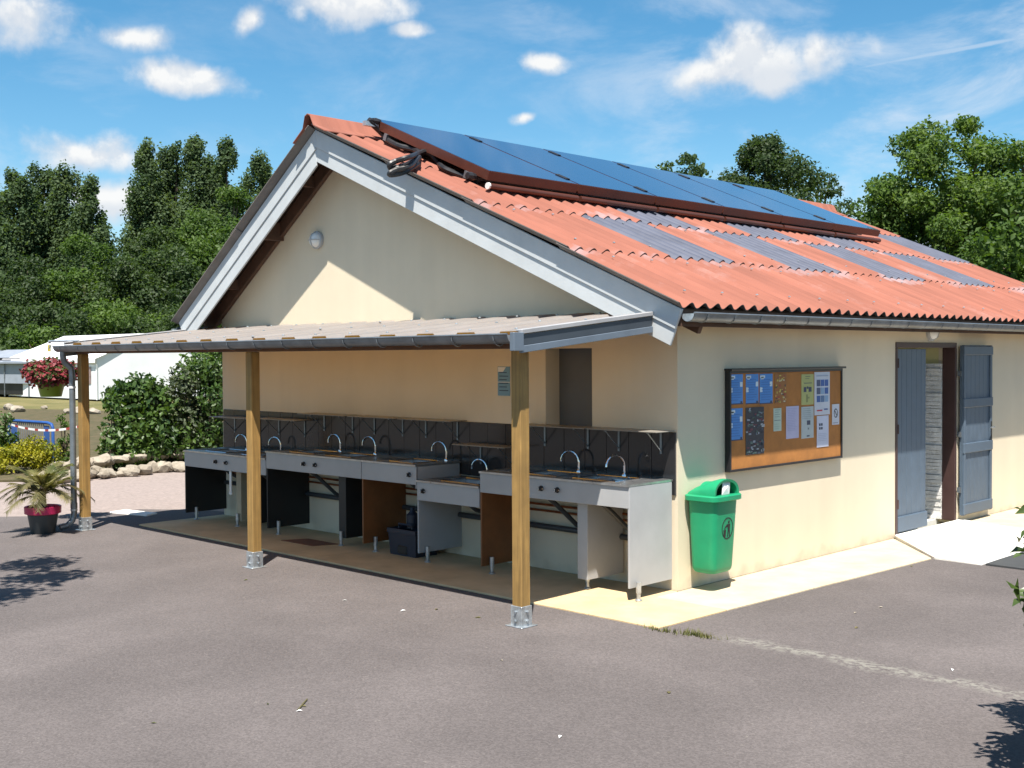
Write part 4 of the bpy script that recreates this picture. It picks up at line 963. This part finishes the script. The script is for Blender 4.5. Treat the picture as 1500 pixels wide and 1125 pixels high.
# ------------------------------------------------------------------ plants
def leaf_cloud(name, P, Nn, size, mat, parent, aspect=.55, jit=.4, curl=.25):
    """one crown mesh of leaf-sized folded blades at points P, facing roughly Nn"""
    n = len(P); r = RNG
    nn = Nn + r.normal(0, .75, (n, 3)); nn /= np.linalg.norm(nn, axis=1, keepdims=True) + 1e-9
    a = r.normal(0, 1, (n, 3)); a -= nn * np.sum(a * nn, axis=1, keepdims=True); a /= np.linalg.norm(a, axis=1, keepdims=True) + 1e-9
    b = np.cross(nn, a); s = size * (1 + jit * (r.random((n, 1)) * 2 - 1))
    v = np.empty((n, 4, 3)); v[:, 0] = P - a * s * .5; v[:, 2] = P + a * s * .5 - nn * s * curl
    v[:, 1] = P + b * s * aspect * .5; v[:, 3] = P - b * s * aspect * .5
    v -= np.array(ORG[parent.name])
    me = bpy.data.meshes.new(name); me.vertices.add(n * 4); me.vertices.foreach_set('co', v.reshape(-1).astype(np.float32))
    tri = (np.arange(n)[:, None] * 4 + np.array([0, 1, 2, 0, 2, 3])[None]).reshape(-1)
    me.loops.add(n * 6); me.loops.foreach_set('vertex_index', tri.astype(np.int32))
    me.polygons.add(n * 2); me.polygons.foreach_set('loop_start', np.arange(0, n * 6, 3, dtype=np.int32)); me.polygons.foreach_set('loop_total', np.full(n * 2, 3, dtype=np.int32))
    me.update(calc_edges=True); me.materials.append(M[mat])
    o = bpy.data.objects.new(name, me); COL.objects.link(o); o.parent = parent; ORG[o.name] = ORG[parent.name]; return o
def clump_points(clumps, per, shell=.45):
    Ps = []; Ns = []
    for c, rr in clumps:
        c = np.array(c); rr = np.array(rr); vol = float(np.cbrt(rr[0] * rr[1] * rr[2])); n = max(20, int(per * vol ** 2))
        d = RNG.normal(0, 1, (n, 3)); d /= np.linalg.norm(d, axis=1, keepdims=True)
        k = (shell + (1 - shell) * RNG.random((n, 1)) ** .6) * (1 + .22 * np.sin(d[:, :1] * 5 + c[0]) * np.cos(d[:, 1:2] * 4 + c[1]) + .1 * RNG.normal(0, 1, (n, 1)))
        Ps.append(c + d * k * rr); Ns.append(d * .8 + np.array([.12, -.15, .45]))
    return np.concatenate(Ps), np.concatenate(Ns)
def trunk_mesh(base, top, r0, limbs, mat, parent, lean=.3):
    base = Vector(base); top = Vector(top); mb = MB()
    path = [base.lerp(top, t) + Vector((math.sin(t * 5 + base.x) * lean * .3, math.cos(t * 4 + base.y) * lean * .3, 0)) * t for t in (0, .15, .35, .55, .75, 1)]
    mb.tube(path, r0, 8, True, r0 * .3)
    for l in limbs:
        l = Vector(l); h = min(.9, max(.25, (l.z - base.z) / max(.1, top.z - base.z) - .2)); s = base.lerp(top, h)
        mid = s.lerp(l, .5) + Vector((0, 0, -.08 * (l - s).length)); mb.tube([s, mid, l], r0 * .38, 6, True, r0 * .09)
    return mb.build('trunk', mat, parent, smooth=True)
def make_tree(name, label, cat_, base, clumps, per, leaf, lmat, r0, group=None, aspect=.6, nl=8, shell=.45):
    t = empty(name, tuple(base), label, cat_, group)
    top = max(clumps, key=lambda q: q[0][2])[0]
    lim = random.sample(clumps, min(nl, len(clumps)))
    trunk_mesh(base, (base[0] * .3 + top[0] * .7, base[1] * .3 + top[1] * .7, base[2] + (top[2] - base[2]) * .85), r0, [c for c, _ in lim], 'bark', t)
    P, Nn = clump_points(clumps, per, shell); leaf_cloud('crown', P, Nn, leaf, lmat, t, aspect)
    return t
def px_tree(px, py_top, dist): 
    q = at_dist(px, py_top, dist); return np.array([q[0], q[1], 0.0]), q[2]
GR = 'trees behind the camp ground'
def poplar(px, pt, dist, w, label, seed, lmat='l_poplar'):
    random.seed(seed); b, h = px_tree(px, pt, dist); cl = []
    n = int(h * 2.0)
    for i in range(n):
        t = (i + .5) / n; z = h * (.16 + .84 * t); prof = 1.12 * w * (.5 + .5 * math.sin(min(1, t * 1.5 + .2) * math.pi * .5)) * (1 - max(0, t - .55) * 1.35)
        a = random.uniform(0, 6.28); o = prof * random.uniform(.25, .62)
        rr = max(.45, prof * random.uniform(.30, .55)); cl.append(((b[0] + o * math.cos(a), b[1] + o * math.sin(a), min(z, h - rr * .8)), (rr, rr, rr * random.uniform(1.3, 2.2))))
    cl.append(((b[0], b[1], h - .9), (.5, .5, 1.0)))
    return make_tree('poplar_tree', label, 'tree', b, cl, 820, .205, lmat, .32, GR, .8, 8, .25)
def broad(px, pt, dist, w, h0, label, seed, lmat, leaf=.3, per=300, name='broadleaf_tree', group=GR, nc=26, zs=.8, shell=.5, r0=.25, aspect=.6, irr=1.0):
    random.seed(seed); b, h = px_tree(px, pt, dist); cl = []
    zc_ = (h + h0) / 2; hz = (h - h0) / 2
    for i in range(nc):
        u = random.uniform(-.95, 1); a = random.uniform(0, 6.28); q = math.sqrt(max(0, 1 - u * u)) * random.uniform(.45, .8)
        rr = w * random.uniform(.2, .38) * (1.1 - .35 * max(0, u)) * irr
        cl.append(((b[0] + w * q * math.cos(a), b[1] + w * q * math.sin(a), zc_ + u * (hz - rr * zs)), (rr, rr, rr * zs)))
    cl.append(((b[0], b[1], zc_), (w * .5, w * .5, hz * .6)))
    return make_tree(name, label, 'tree', b, cl, per, leaf, lmat, r0, group, aspect, 10, shell)
# two stands of poplars on the left
for k, (px, pt, ds, w, lab) in enumerate([
    (22, 252, 92, 2.6, 'poplar with a ragged crown, outermost of the left stand'), (62, 246, 95, 2.3, 'tall slim poplar in the left stand, second from the outer end'),
    (98, 250, 93, 2.3, 'poplar in the middle of the left stand'), (133, 262, 90, 2.0, 'poplar at the inner end of the left stand, next to the sky gap'), (-35, 250, 95, 3.0, 'poplar at the outer end of the left stand, cut by the picture edge'),
    (212, 212, 96, 2.4, 'slim poplar standing at the sky gap, first of the right stand'), (250, 214, 98, 2.4, 'poplar second in the right stand, close to the sky gap'), (286, 203, 97, 2.7, 'tallest poplar of the right stand'),
    (330, 208, 95, 2.2, 'poplar with a thin double tip in the right stand'), (376, 232, 93, 2.5, 'poplar at the roof edge, last of the right stand'), (425, 262, 94, 2.8, 'poplar mostly hidden behind the gable roof')]):
    poplar(px, pt, ds, w, lab, 100 + k)
broad(232, 330, 90, 4.2, 1.5, 'dark leafy tree under the right poplar stand, below the sky gap', 31, 'l_dark', .24, 520)
broad(330, 268, 89, 4.8, 2.0, 'mid green tree in front of the right poplars beside the roof', 32, 'l_mid', .24, 560)
broad(128, 335, 84, 4.0, 1.2, 'bright green tree with layered branches in front of the left poplars', 33, 'l_mid', .22, 560, irr=.8)
broad(30, 372, 84, 4.6, 1.0, 'dark round tree below the outermost left poplars', 34, 'l_dark', .23, 520)
broad(205, 360, 82, 4.2, 1.0, 'blackish green tree in the hollow between the two poplar stands', 35, 'l_dark', .23, 520)
broad(275, 345, 80, 3.8, 1.0, 'dark tree close to the foot of the gable roof', 36, 'l_dark', .23, 520)
broad(395, 330, 80, 4.5, 1.0, 'green tree behind the gable, showing at the roof slope', 37, 'l_mid', .32, 300)
broad(75, 438, 77, 4.4, .1, 'low dark thicket tree behind the white tent', 38, 'l_dark', .21, 500, nc=30)
broad(170, 432, 77, 4.0, .1, 'low mid green thicket tree behind the tent ridge', 39, 'l_mid', .21, 500, nc=30)
broad(-20, 440, 80, 4.2, .1, 'low thicket tree behind the grey shed, at the picture edge', 40, 'l_dark', .21, 500, nc=30)
broad(250, 440, 76, 4.0, .1, 'low dark thicket tree behind the right end of the tent', 41, 'l_dark', .21, 500, nc=30)
broad(330, 430, 74, 4.2, .1, 'low dark thicket tree behind the left gable eave', 42, 'l_dark', .21, 500, nc=30)
for k, (px, pt) in enumerate([(-15, 476), (45, 470), (100, 478), (155, 484), (310, 490)]):
    broad(px, pt, 73 + k, 2.6, .0, ['hedge bush behind the grey shed roof', 'hedge bush between the grey shed and the tent', 'hedge bush behind the left half of the tent', 'hedge bush behind the tent ridge', 'hedge bush behind the tall shrub beside the building'][k], 60 + k, 'l_mid' if k % 2 else 'l_dark', .24, 330, 'hedge_bush', 'hedge behind the tent', 18, .9, .5, .12)
# trees behind the roof on the right
RT = 'trees behind the roof'
broad(1002, 224, 62, 1.75, 10.2, 'small thin-leaved tree peeping over the solar collectors', 50, 'l_poplar', .20, 420, group=RT, nc=26, zs=.6, irr=.75, shell=.2, r0=.12)
broad(1128, 197, 46, 2.6, 4.2, 'dark green oak-like tree behind the roof ridge', 51, 'l_dark', .14, 1600, group=RT, nc=46, zs=.85, irr=.95, shell=.4)
broad(1200, 250, 50, 2.0, 3.0, 'lower dark tree beside the ridge end', 52, 'l_dark', .14, 1300, group=RT, nc=26, irr=.8)
broad(1390, 166, 34, 3.1, 2.2, 'large light green tree with feathery leaves over the far roof slope', 53, 'l_bright', .115, 2300, group=RT, nc=60, zs=.75, irr=.72, shell=.35)
broad(1490, 190, 33, 3.0, .5, 'light green tree at the picture edge beyond the far roof slope', 54, 'l_bright', .115, 2100, group=RT, nc=46, zs=.75, irr=.75, shell=.35)
broad(1292, 222, 37, 1.5, 2.0, 'lower leafy tree at the left foot of the large light tree', 55, 'l_mid', .115, 1700, group=RT, nc=26, irr=.8)
broad(1420, 300, 31, 2.4, .2, 'leafy understorey tree below the large light tree', 56, 'l_mid', .115, 1700, group=RT, nc=30, irr=.8)
broad(1560, 230, 30, 2.8, .2, 'leafy tree just beyond the picture edge behind the building', 57, 'l_mid', .16, 800, group=RT, nc=30, irr=.8)

for k, (px, pt, ds, lab) in enumerate([(1680, 215, 36, 'first of the trees continuing the row past the far end of the building'), (1840, 235, 40, 'second of the trees continuing the row past the far end'), (2020, 225, 46, 'last of the trees continuing the row past the far end')]):
    broad(px, pt, ds, 3.2, .4, lab, 90 + k, 'l_mid' if k % 2 else 'l_bright', .17, 700, group=RT, nc=40, zs=.8, irr=.8)

# shrubs of the planting bed
def shrub(px, py, pt, w, label, seed, lmat, leaf, per, nc=24, name='shrub', flat_=.9, z0=.05, shell=.45, group='shrubs of the planting bed', aspect=.6):
    random.seed(seed); b = on_axis((px, py), 2, -.01); dist = math.hypot(b[0] - CAM[0], b[1] - CAM[1]); h = at_dist(px, pt, dist)[2]; cl = []
    for i in range(nc):
        u = random.uniform(0, 1); a = random.uniform(0, 6.28); q = w * math.sqrt(max(.05, 1 - (2 * u - .9) ** 2)) * random.uniform(.3, .75); rr = w * random.uniform(.24, .42)
        cl.append(((b[0] + q * math.cos(a), b[1] + q * math.sin(a), max(rr * .8, z0 + u * (h - rr * flat_))), (rr, rr, rr * flat_)))
    t = empty(name, (b[0], b[1], -.01), label, 'shrub', group); mb = MB()
    for c_, _ in random.sample(cl, min(9, nc)): mb.tube([(b[0] + random.uniform(-.1, .1), b[1] + random.uniform(-.1, .1), -.02), (b[0] * .5 + c_[0] * .5, b[1] * .5 + c_[1] * .5, c_[2] * .55), c_], .022, 5, True, .008)
    mb.build('stems', 'bark', t)
    P, Nn = clump_points(cl, per, shell); k = P[:, 2] > -.0; leaf_cloud('foliage', P[k], Nn[k], leaf, lmat, t, aspect); return t
shrub(205, 686, 548, .95, 'large bright green leafy shrub behind the white rocks', 70, 'l_shrub', .105, 1500, 40, flat_=.8)
shrub(262, 682, 528, .85, 'tall greyish shrub between the bright shrub and the building', 71, 'l_grey', .085, 1700, 34)
shrub(300, 680, 512, .95, 'tall dark shrub touching the corner of the building', 72, 'l_shrub', .085, 1700, 40)
shrub(345, 676, 520, .9, 'shrub hidden behind the left wall of the building', 73, 'l_grey', .085, 900, 20)
shrub(12, 694, 652, .42, 'low yellow shrub beside the palm pot', 74, 'l_yellow', .055, 3200, 22)
shrub(52, 690, 640, .52, 'golden yellow green shrub in front of the blue barrier', 75, 'l_yellow', .055, 3200, 26)
shrub(-8, 690, 585, .55, 'dark green shrub at the picture edge behind the yellow shrub', 76, 'l_shrub', .07, 2200, 26)
shrub(93, 684, 608, .22, 'slim upright green conifer between the barrier and the downpipe', 77, 'l_mid', .06, 3600, 20)
shrub(165, 690, 600, .30, 'thin young shrub with visible stem behind the corner post', 78, 'l_shrub', .075, 1500, 14, shell=.3)
shrub(252, 684, 660, .18, 'small silvery plant among the white rocks', 79, 'l_grey', .05, 3000, 10)

# rocks edging the bed
def rock_mesh(seed):
    rg = np.random.default_rng(seed); bm = bmesh.new(); bmesh.ops.create_icosphere(bm, subdivisions=2, radius=1.0)
    ax = rg.normal(0, 1, (9, 3)); ax /= np.linalg.norm(ax, axis=1, keepdims=True); lim = rg.uniform(.55, .9, 9)
    for v in bm.verts:
        p = np.array(v.co)
        for a, l_ in zip(ax, lim):
            d_ = p @ a
            if d_ > l_: p = p - a * (d_ - l_)
        v.co = p * (1 + .04 * rg.normal())
    me = bpy.data.meshes.new('rock'); bm.to_mesh(me); bm.free(); me.materials.append(M['rock']); return me
rocks = [rock_mesh(200 + i) for i in range(6)]
random.seed(9)
def rock(x, y, z, s, k, label):
    o = bpy.data.objects.new('rock', rocks[k % 6]); COL.objects.link(o); o.location = (x, y, z); o.scale = (s * random.uniform(.9, 1.3), s * random.uniform(.8, 1.1), s * random.uniform(.55, .85))
    o.rotation_euler = (random.uniform(-.3, .3), random.uniform(-.3, .3), random.uniform(0, 6.28)); tag(o, label, 'rock', 'pale rocks edging the planting bed')
def seg_(t): return ['behind the palm pot', 'behind the downpipe', 'just past the corner post', 'below the bright shrub', 'below the greyish shrub', 'beside the end sink'][min(5, int(t * 6))]
for i in range(34):
    t = i / 33; px = 70 + 215 * t; py = 706 - 20 * t; b = on_axis((px, py), 2, 0); s = random.uniform(.08, .19)
    rock(b[0] + random.uniform(-.22, .15), b[1] + random.uniform(-.15, .15), s * .35, s, i, 'pale rock in the bottom course of the edging, ' + seg_(t))
for i in range(20):
    t = (i + .5) / 20; px = 85 + 195 * t; py = 703 - 20 * t; b = on_axis((px, py), 2, 0); s = random.uniform(.09, .16)
    rock(b[0] - .12 + random.uniform(-.08, .08), b[1] + .02, .20 + s * .2, s, i + 3, 'pale rock on top of the edging, ' + seg_(t))
for i in range(11):
    t = i / 10; b = on_axis((5 + 105 * t, 598 + 8 * t), 2, 0); s = random.uniform(.12, .30)
    o_ = random.uniform(-1.2, 1.2); rock(b[0] + o_, b[1] + o_, s * .2, s, i, 'weathered rock in the far row on the dry grass before the tent')

# small weeds at the apron corner and litter on the asphalt
def tuft(c, n, h, spread, label):
    P = np.array([[c[0] + random.gauss(0, spread[0]), c[1] + random.gauss(0, spread[1]), ZA] for _ in range(n)]); mb = MB()
    for p in P:
        a = random.uniform(0, 6.28); w = .004; l_ = h * random.uniform(.4, 1); d = random.uniform(.2, .9) * l_
        dx, dy = math.cos(a), math.sin(a); mb.add([(p[0]-dy*w, p[1]+dx*w, p[2]), (p[0]+dy*w, p[1]-dx*w, p[2]), (p[0]+dx*d, p[1]+dy*d, p[2]+l_)], [(0,1,2)])
    o = mb.build('grass_tuft', 'l_grass', org=(c[0], c[1], ZA)); o['kind'] = 'stuff'; o['label'] = label
tuft((.74, -1.16), 90, .045, (.10, .02), 'short dry grass growing at the tip of the slab corner')
tuft((.98, -1.10), 150, .05, (.07, .025), 'greener grass tuft in the asphalt joint near the slab corner')
random.seed(4)
lit = [(445, 1035), (438, 1042), (392, 1032), (1253, 898), (1254, 920), (1395, 982), (1335, 830), (735, 968), (640, 893), (590, 895), (225, 1060), (1160, 840), (700, 905), (505, 880), (360, 850), (1290, 890), (980, 1015), (820, 1080)]
for k, (px, py) in enumerate(lit):
    b = on_axis((px, py), 2, ZA); s = random.uniform(.012, .028); a = random.uniform(0, 6.28); c_, s_ = math.cos(a), math.sin(a)
    pts = [(-s, -s*.25, 0), (0, -s*.5, .006), (s, -s*.1, .002), (s*.2, s*.45, .008)]
    o = MB().add([(b[0] + x*c_ - y*s_, b[1] + x*s_ + y*c_, ZA + .002 + z) for x, y, z in pts], [(0,1,2),(0,2,3)]).build('fallen_leaf', ['l_palm', 'white', 'l_grass', 'rock'][k % 4], org=(b[0], b[1], ZA))
    tag(o, ['small dry leaf lying on the asphalt', 'small white scrap lying on the asphalt', 'small greenish leaf lying on the asphalt', 'small pale chip lying on the asphalt'][k % 4], 'litter', 'bits scattered on the asphalt')
tw_ = MB(); b = on_axis((436, 1040), 2, ZA + .006); e_ = on_axis((450, 1024), 2, ZA + .006)
tw_.tube([tuple(b), (b[0] * .5 + e_[0] * .5 + .01, b[1] * .5 + e_[1] * .5 - .01, ZA + .008), tuple(e_)], .004, 5)
tag(tw_.build('twig', 'l_palm', org=tuple(b)), 'short dry twig lying on the open asphalt', 'twig')

# ------------------------------------------------------------------ potted palm
PB = Vector((-7.22, -2.15, ZA))
pm = empty('potted_palm', PB, 'young dry palm in a dark pot with magenta rim beside the downpipe', 'potted plant')
MB().lathe([(.125, 0), (.13, .01), (.165, .215), (.165, .22)], PB, 28).build('pot', 'pot_dark', pm, smooth=True)
MB().lathe([(.170, .215), (.195, .225), (.198, .30), (.19, .305), (.175, .30), (.172, .27)], PB, 28).build('pot_rim', 'pot_pink', pm, smooth=True)
MB().lathe([(.174, .265), (.0005, .275)], PB, 20).build('soil', 'soil', pm)
MB().tube([PB + Vector((0, 0, .25)), PB + Vector((0, 0, .42)), PB + Vector((.01, 0, .56))], .045, 9, True, .03).build('stem', 'bark', pm, smooth=True)
random.seed(12)
for i in range(34):
    a = i * 2.4 + random.uniform(-.2, .2); el = random.uniform(.15, 1.25); Lf = random.uniform(.36, .52); c0 = PB + Vector((0, 0, random.uniform(.38, .55))); pts = []
    droop = .75 if el < .8 else .35
    for k in range(9):
        t = k / 8; rr = Lf * t * math.cos(el) + .1 * t; z = Lf * t * math.sin(el) - droop * Lf * t ** 2.2 * .9
        pts.append(c0 + Vector((rr * math.cos(a), rr * math.sin(a), z)))
    f = MB().tube(pts, .006, 4, True, .002)
    for k in range(1, 34):
        t = .16 + .84 * k / 34; i0 = min(7, int(t * 8)); p = pts[i0].lerp(pts[i0 + 1], t * 8 - i0); d = (pts[i0 + 1] - pts[i0]).normalized(); sd = d.cross(Vector((0, 0, 1))).normalized(); ll = .17 * math.sin(math.pi * min(1, t * .8 + .12))
        for s_ in (-1, 1):
            tip = p + d * ll * .75 + sd * s_ * ll * .6 + Vector((0, 0, -.05 * random.random())); w = d * .009
            f.add([p - w, p + w, tip], [(0, 1, 2)])
    f.build('frond', 'l_palm' if el < .95 else 'l_grass', pm)

# ------------------------------------------------------------------ hanging flower basket
HB = Vector((-7.75, -1.80, 1.50))
hb = empty('hanging_basket', HB, 'lime green hanging pot overflowing with red flowers beside the canopy corner', 'flower basket')
MB().lathe([(.115, 0), (.12, .008), (.165, .19), (.17, .20), (.155, .195), (.11, .02)], HB, 24).build('pot', 'pot_lime', hb, smooth=True)
wr = MB()
for k in range(3): a = k * 2.1; wr.tube([HB + Vector((.16 * math.cos(a), .16 * math.sin(a), .19)), HB + Vector((-.02, 0, .60))], .0025, 4)
wr.build('hanger', 'galv', hb)
MB().box(HB.x - .035, HB.x - .025, HB.y - .02, HB.y + .02, HB.z + .53, HB.z + .61).build('label_tag', flat('yellow tag', (.70, .55, .10)), hb)
cl = [((HB.x + .19 * math.cos(a), HB.y + .19 * math.sin(a), HB.z + .27 + .04 * math.sin(a * 2)), (.135, .135, .12)) for a in [k * .8 for k in range(8)]] + [((HB.x, HB.y, HB.z + .36), (.17, .17, .11))]
P, Nn = clump_points(cl, 9000, .5); leaf_cloud('foliage', P, Nn, .045, 'l_basket', hb, .7)
P, Nn = clump_points(cl, 12000, .80); leaf_cloud('blooms', P, Nn * 1.5, .040, 'red_flower', hb, .9)

# ------------------------------------------------------------------ tent, shed and barrier on the camp ground
TA = on_axis((142, 586), 2, 0); TD = 1.0
TL = on_axis((31, 581), 2, 0); u1 = np.array(TL - TA); Lt = np.linalg.norm(u1); u1 /= Lt        # long side runs away to the left
u2 = np.array([-u1[1], u1[0], 0]); 
if u2 @ (TA - CAM) < 0: u2 = -u2
tent = empty('marquee_tent', tuple(TA + u1 * 4 + u2 * 3), 'white marquee tent with window walls on the camp ground', 'tent')
Lt = 9.4; Wt = 6.0; zw = 1.95; zt_ = 3.15
def T(a, b, z): return tuple(np.array(TA) + u1 * a + u2 * b + np.array([0, 0, z]))
MB().add([T(-.12,-.12,zw-.02), T(Lt+.12,-.12,zw-.02), T(Lt,Wt/2,zt_), T(0,Wt/2,zt_), T(-.12,Wt+.12,zw-.02), T(Lt+.12,Wt+.12,zw-.02)], [(0,1,2,3),(3,2,5,4)]).build('roof', 'tent', tent)
MB().add([T(0,0,0.02), T(Lt,0,0.02), T(Lt,0,zw), T(0,0,zw)], [(0,1,2,3)]).build('wall', 'tent', tent)
MB().add([T(0,Wt,0.02), T(Lt,Wt,0.02), T(Lt,Wt,zw), T(0,Wt,zw)], [(0,1,2,3)]).build('wall', 'tent', tent)
MB().add([T(.02,0,0.02), T(.02,Wt,0.02), T(.02,Wt,zw), T(.02,Wt/2,zt_-.02), T(.02,0,zw)], [(0,1,2,3,4)]).build('gable_end', 'tent', tent)
MB().add([T(Lt-.02,0,0.02), T(Lt-.02,Wt,0.02), T(Lt-.02,Wt,zw), T(Lt-.02,Wt/2,zt_-.02), T(Lt-.02,0,zw)], [(0,1,2,3,4)]).build('gable_end', 'tent', tent)
for k in range(5):
    a = .5 + k * 1.8; MB().add([T(a,-.03,.75), T(a+1.25,-.03,.75), T(a+1.25,-.03,1.55), T(a,-.03,1.55)], [(0,1,2,3)]).build('window', 'tent_win', tent)
    for j in range(1, 4): MB().add([T(a+.3*j-.03,-.04,.75), T(a+.3*j+.03,-.04,.75), T(a+.3*j+.03,-.04,1.55), T(a+.3*j-.03,-.04,1.55)], [(0,1,2,3)]).build('window_bar', 'tent', tent)
for a in (0, Lt):
    for b_ in (0, Wt): MB().tube([T(a, b_, 0), T(a, b_, zw)], .04, 8).build('pole', 'white', tent)
MB().add([T(-.14,-.14,zw-.22), T(Lt+.14,-.14,zw-.22), T(Lt+.14,-.13,zw), T(-.14,-.13,zw)], [(0,1,2,3)]).build('valance', 'tent', tent)
sb = at_dist(5, 560, 66); d1_ = (at_dist(46, 560, 64) - at_dist(-60, 560, 70)); d1_[2] = 0; d1_ /= np.linalg.norm(d1_); d2_ = np.array([-d1_[1], d1_[0], 0])
if d2_ @ (sb - CAM) < 0: d2_ = -d2_
S0 = at_dist(48, 575, 64); S0[2] = 0
shed = empty('grey_shed', tuple(S0), 'long grey shed with a sloping roof left of the white tent', 'shed')
def S(a, b, z): return tuple(S0 - d1_ * a + d2_ * b + np.array([0, 0, z]))
MB().add([S(0,0,.1), S(9,0,.1), S(9,0,2.0), S(0,0,2.0), S(0,2.5,.1), S(9,2.5,.1), S(9,2.5,2.2), S(0,2.5,2.2)], [(0,1,2,3),(4,7,6,5),(0,3,7,4),(1,5,6,2)]).build('body', 'black', shed)
MB().add([S(-.1,-.15,.68), S(9.1,-.15,.68), S(9.1,-.1,1.75), S(-.1,-.1,1.75)], [(0,1,2,3)]).build('side_sheet', 'shed', shed)
MB().add([S(-.2,-.35,1.78), S(9.2,-.35,1.78), S(9.2,2.7,2.45), S(-.2,2.7,2.45), S(-.2,-.35,1.70), S(9.2,-.35,1.70), S(9.2,2.7,2.37), S(-.2,2.7,2.37)], [(0,1,2,3),(4,7,6,5),(0,4,5,1),(2,6,7,3),(0,3,7,4),(1,5,6,2)]).build('roof', 'shed', shed)
MB().box(-.01, .01, -.01, .01, 0, .01)
for k in range(4): MB().add([S(.4+2.2*k,-.36,1.9), S(2.2+2.2*k,-.36,1.9), S(2.2+2.2*k,-.30,1.96), S(.4+2.2*k,-.30,1.96)], [(0,1,2,3)]).build('roof_light', 'sheet', shed)
for k in range(5): MB().tube([S(.1 + 2.2*k, -.16, 0), S(.1 + 2.2*k, -.16, 1.75)], .03, 6).build('post', 'zinc', shed)
# blue barrier behind the yellow shrub
B0 = at_dist(12, 640, 23.5); B1 = at_dist(79, 640, 22.0); B0[2] = B1[2] = 0
bar = empty('crowd_barrier', tuple((B0 + B1) / 2), 'blue framed metal crowd barrier with red and white tape behind the yellow shrub', 'barrier')
bt = 1.95 - .0495 * 23
def BB(t, z): q = B0 + (B1 - B0) * t; return (q[0], q[1], z)
MB().tube([BB(.02, .05), BB(.02, bt - .08), BB(.06, bt - .02), BB(.12, bt), BB(.88, bt), BB(.95, bt - .02), BB(.98, bt - .08), BB(.98, .05)], .028, 8).build('frame', 'barrier', bar, smooth=True)
MB().tube([BB(.02, .2), BB(.98, .2)], .02, 6).build('lower_rail', 'barrier', bar)
for t in (.14, .84): MB().add([BB(t - .07, .15), BB(t + .07, .15), BB(t + .07, bt - .05), BB(t - .07, bt - .05)], [(0,1,2,3)]).build('end_plate', 'barrier', bar)
for k in range(14): MB().tube([BB(.22 + .56 * k / 13, .2), BB(.22 + .56 * k / 13, bt)], .012, 5).build('bar', 'barrier_bar', bar)
tp0 = at_dist(50, 619, 21.5); tp1 = at_dist(80, 622, 20.5)
tap = empty('barrier_tape', tuple((tp0 + tp1) / 2), 'red and white striped tape strung in front of the blue barrier', 'tape')
tp0 = at_dist(8, 619, 22.2); tp1 = at_dist(118, 624, 20.0)
for k in range(22):
    a = tp0 + (tp1 - tp0) * k / 22; b = tp0 + (tp1 - tp0) * (k + 1) / 22; sag = lambda t: .10 * (4 * t * (t - 1))
    za, zb = sag(k / 22), sag((k + 1) / 22)
    MB().add([tuple(a + [0, 0, za - .018]), tuple(b + [0, 0, zb - .018]), tuple(b + [0, 0, zb + .018]), tuple(a + [0, 0, za + .018])], [(0,1,2,3)]).build('stripe', 'tape_red' if k % 3 == 0 else 'white', tap)
for q in (tp0, tp1): MB().tube([(q[0], q[1], -.02), (q[0], q[1], q[2] + .12)], .015, 6).build('stake', 'bark', tap)

# ------------------------------------------------------------------ laurel at the right edge, small tree off to the left
random.seed(21); lb = np.array([4.25, -1.80]); cl = []
for i in range(44):
    u = random.uniform(0, 1); a = random.uniform(0, 6.28); q = .66 * random.uniform(.3, .95); rr = random.uniform(.20, .30)
    q *= .55 + .45 * min(1, u * 1.6); cl.append(((lb[0] + q * math.cos(a), lb[1] + q * 1.1 * math.sin(a), .24 + u * 1.15), (rr, rr, rr)))
lt = empty('laurel_bush', (lb[0], lb[1], ZA), 'dark laurel bush at the right edge of the asphalt', 'bush'); mb = MB()
for c_, _ in cl[:10]: mb.tube([(lb[0], lb[1], ZA), (lb[0] * .5 + c_[0] * .5, lb[1] * .5 + c_[1] * .5, c_[2] * .6), c_], .02, 5, True, .006)
mb.build('stems', 'bark', lt); P, Nn = clump_points(cl, 8000, .1); k = P[:, 2] > .02; leaf_cloud('foliage', P[k], Nn[k], .10, 'l_laurel', lt, .42)
random.seed(22); yb_ = np.array([-4.7, -6.3]); cl = []
for c_ in ((-4.0, -4.55, 4.2), (-3.25, -4.8, 4.25), (-2.75, -5.45, 4.3), (-4.3, -5.9, 4.6), (-4.6, -5.2, 4.1), (-3.9, -6.3, 4.8), (-4.8, -6.4, 4.6)): cl.append((c_, (.42, .42, .16)))
yt = empty('young_tree', (yb_[0], yb_[1], ZA), 'young spreading tree standing on the yard beyond the left picture edge', 'tree')
trunk_mesh((yb_[0], yb_[1], ZA), (-4.2, -5.8, 4.4), .06, [c_ for c_, _ in cl], 'bark', yt, .1)
P, Nn = clump_points(cl, 5200, .1); leaf_cloud('crown', P, Nn, .11, 'l_mid', yt, .5)
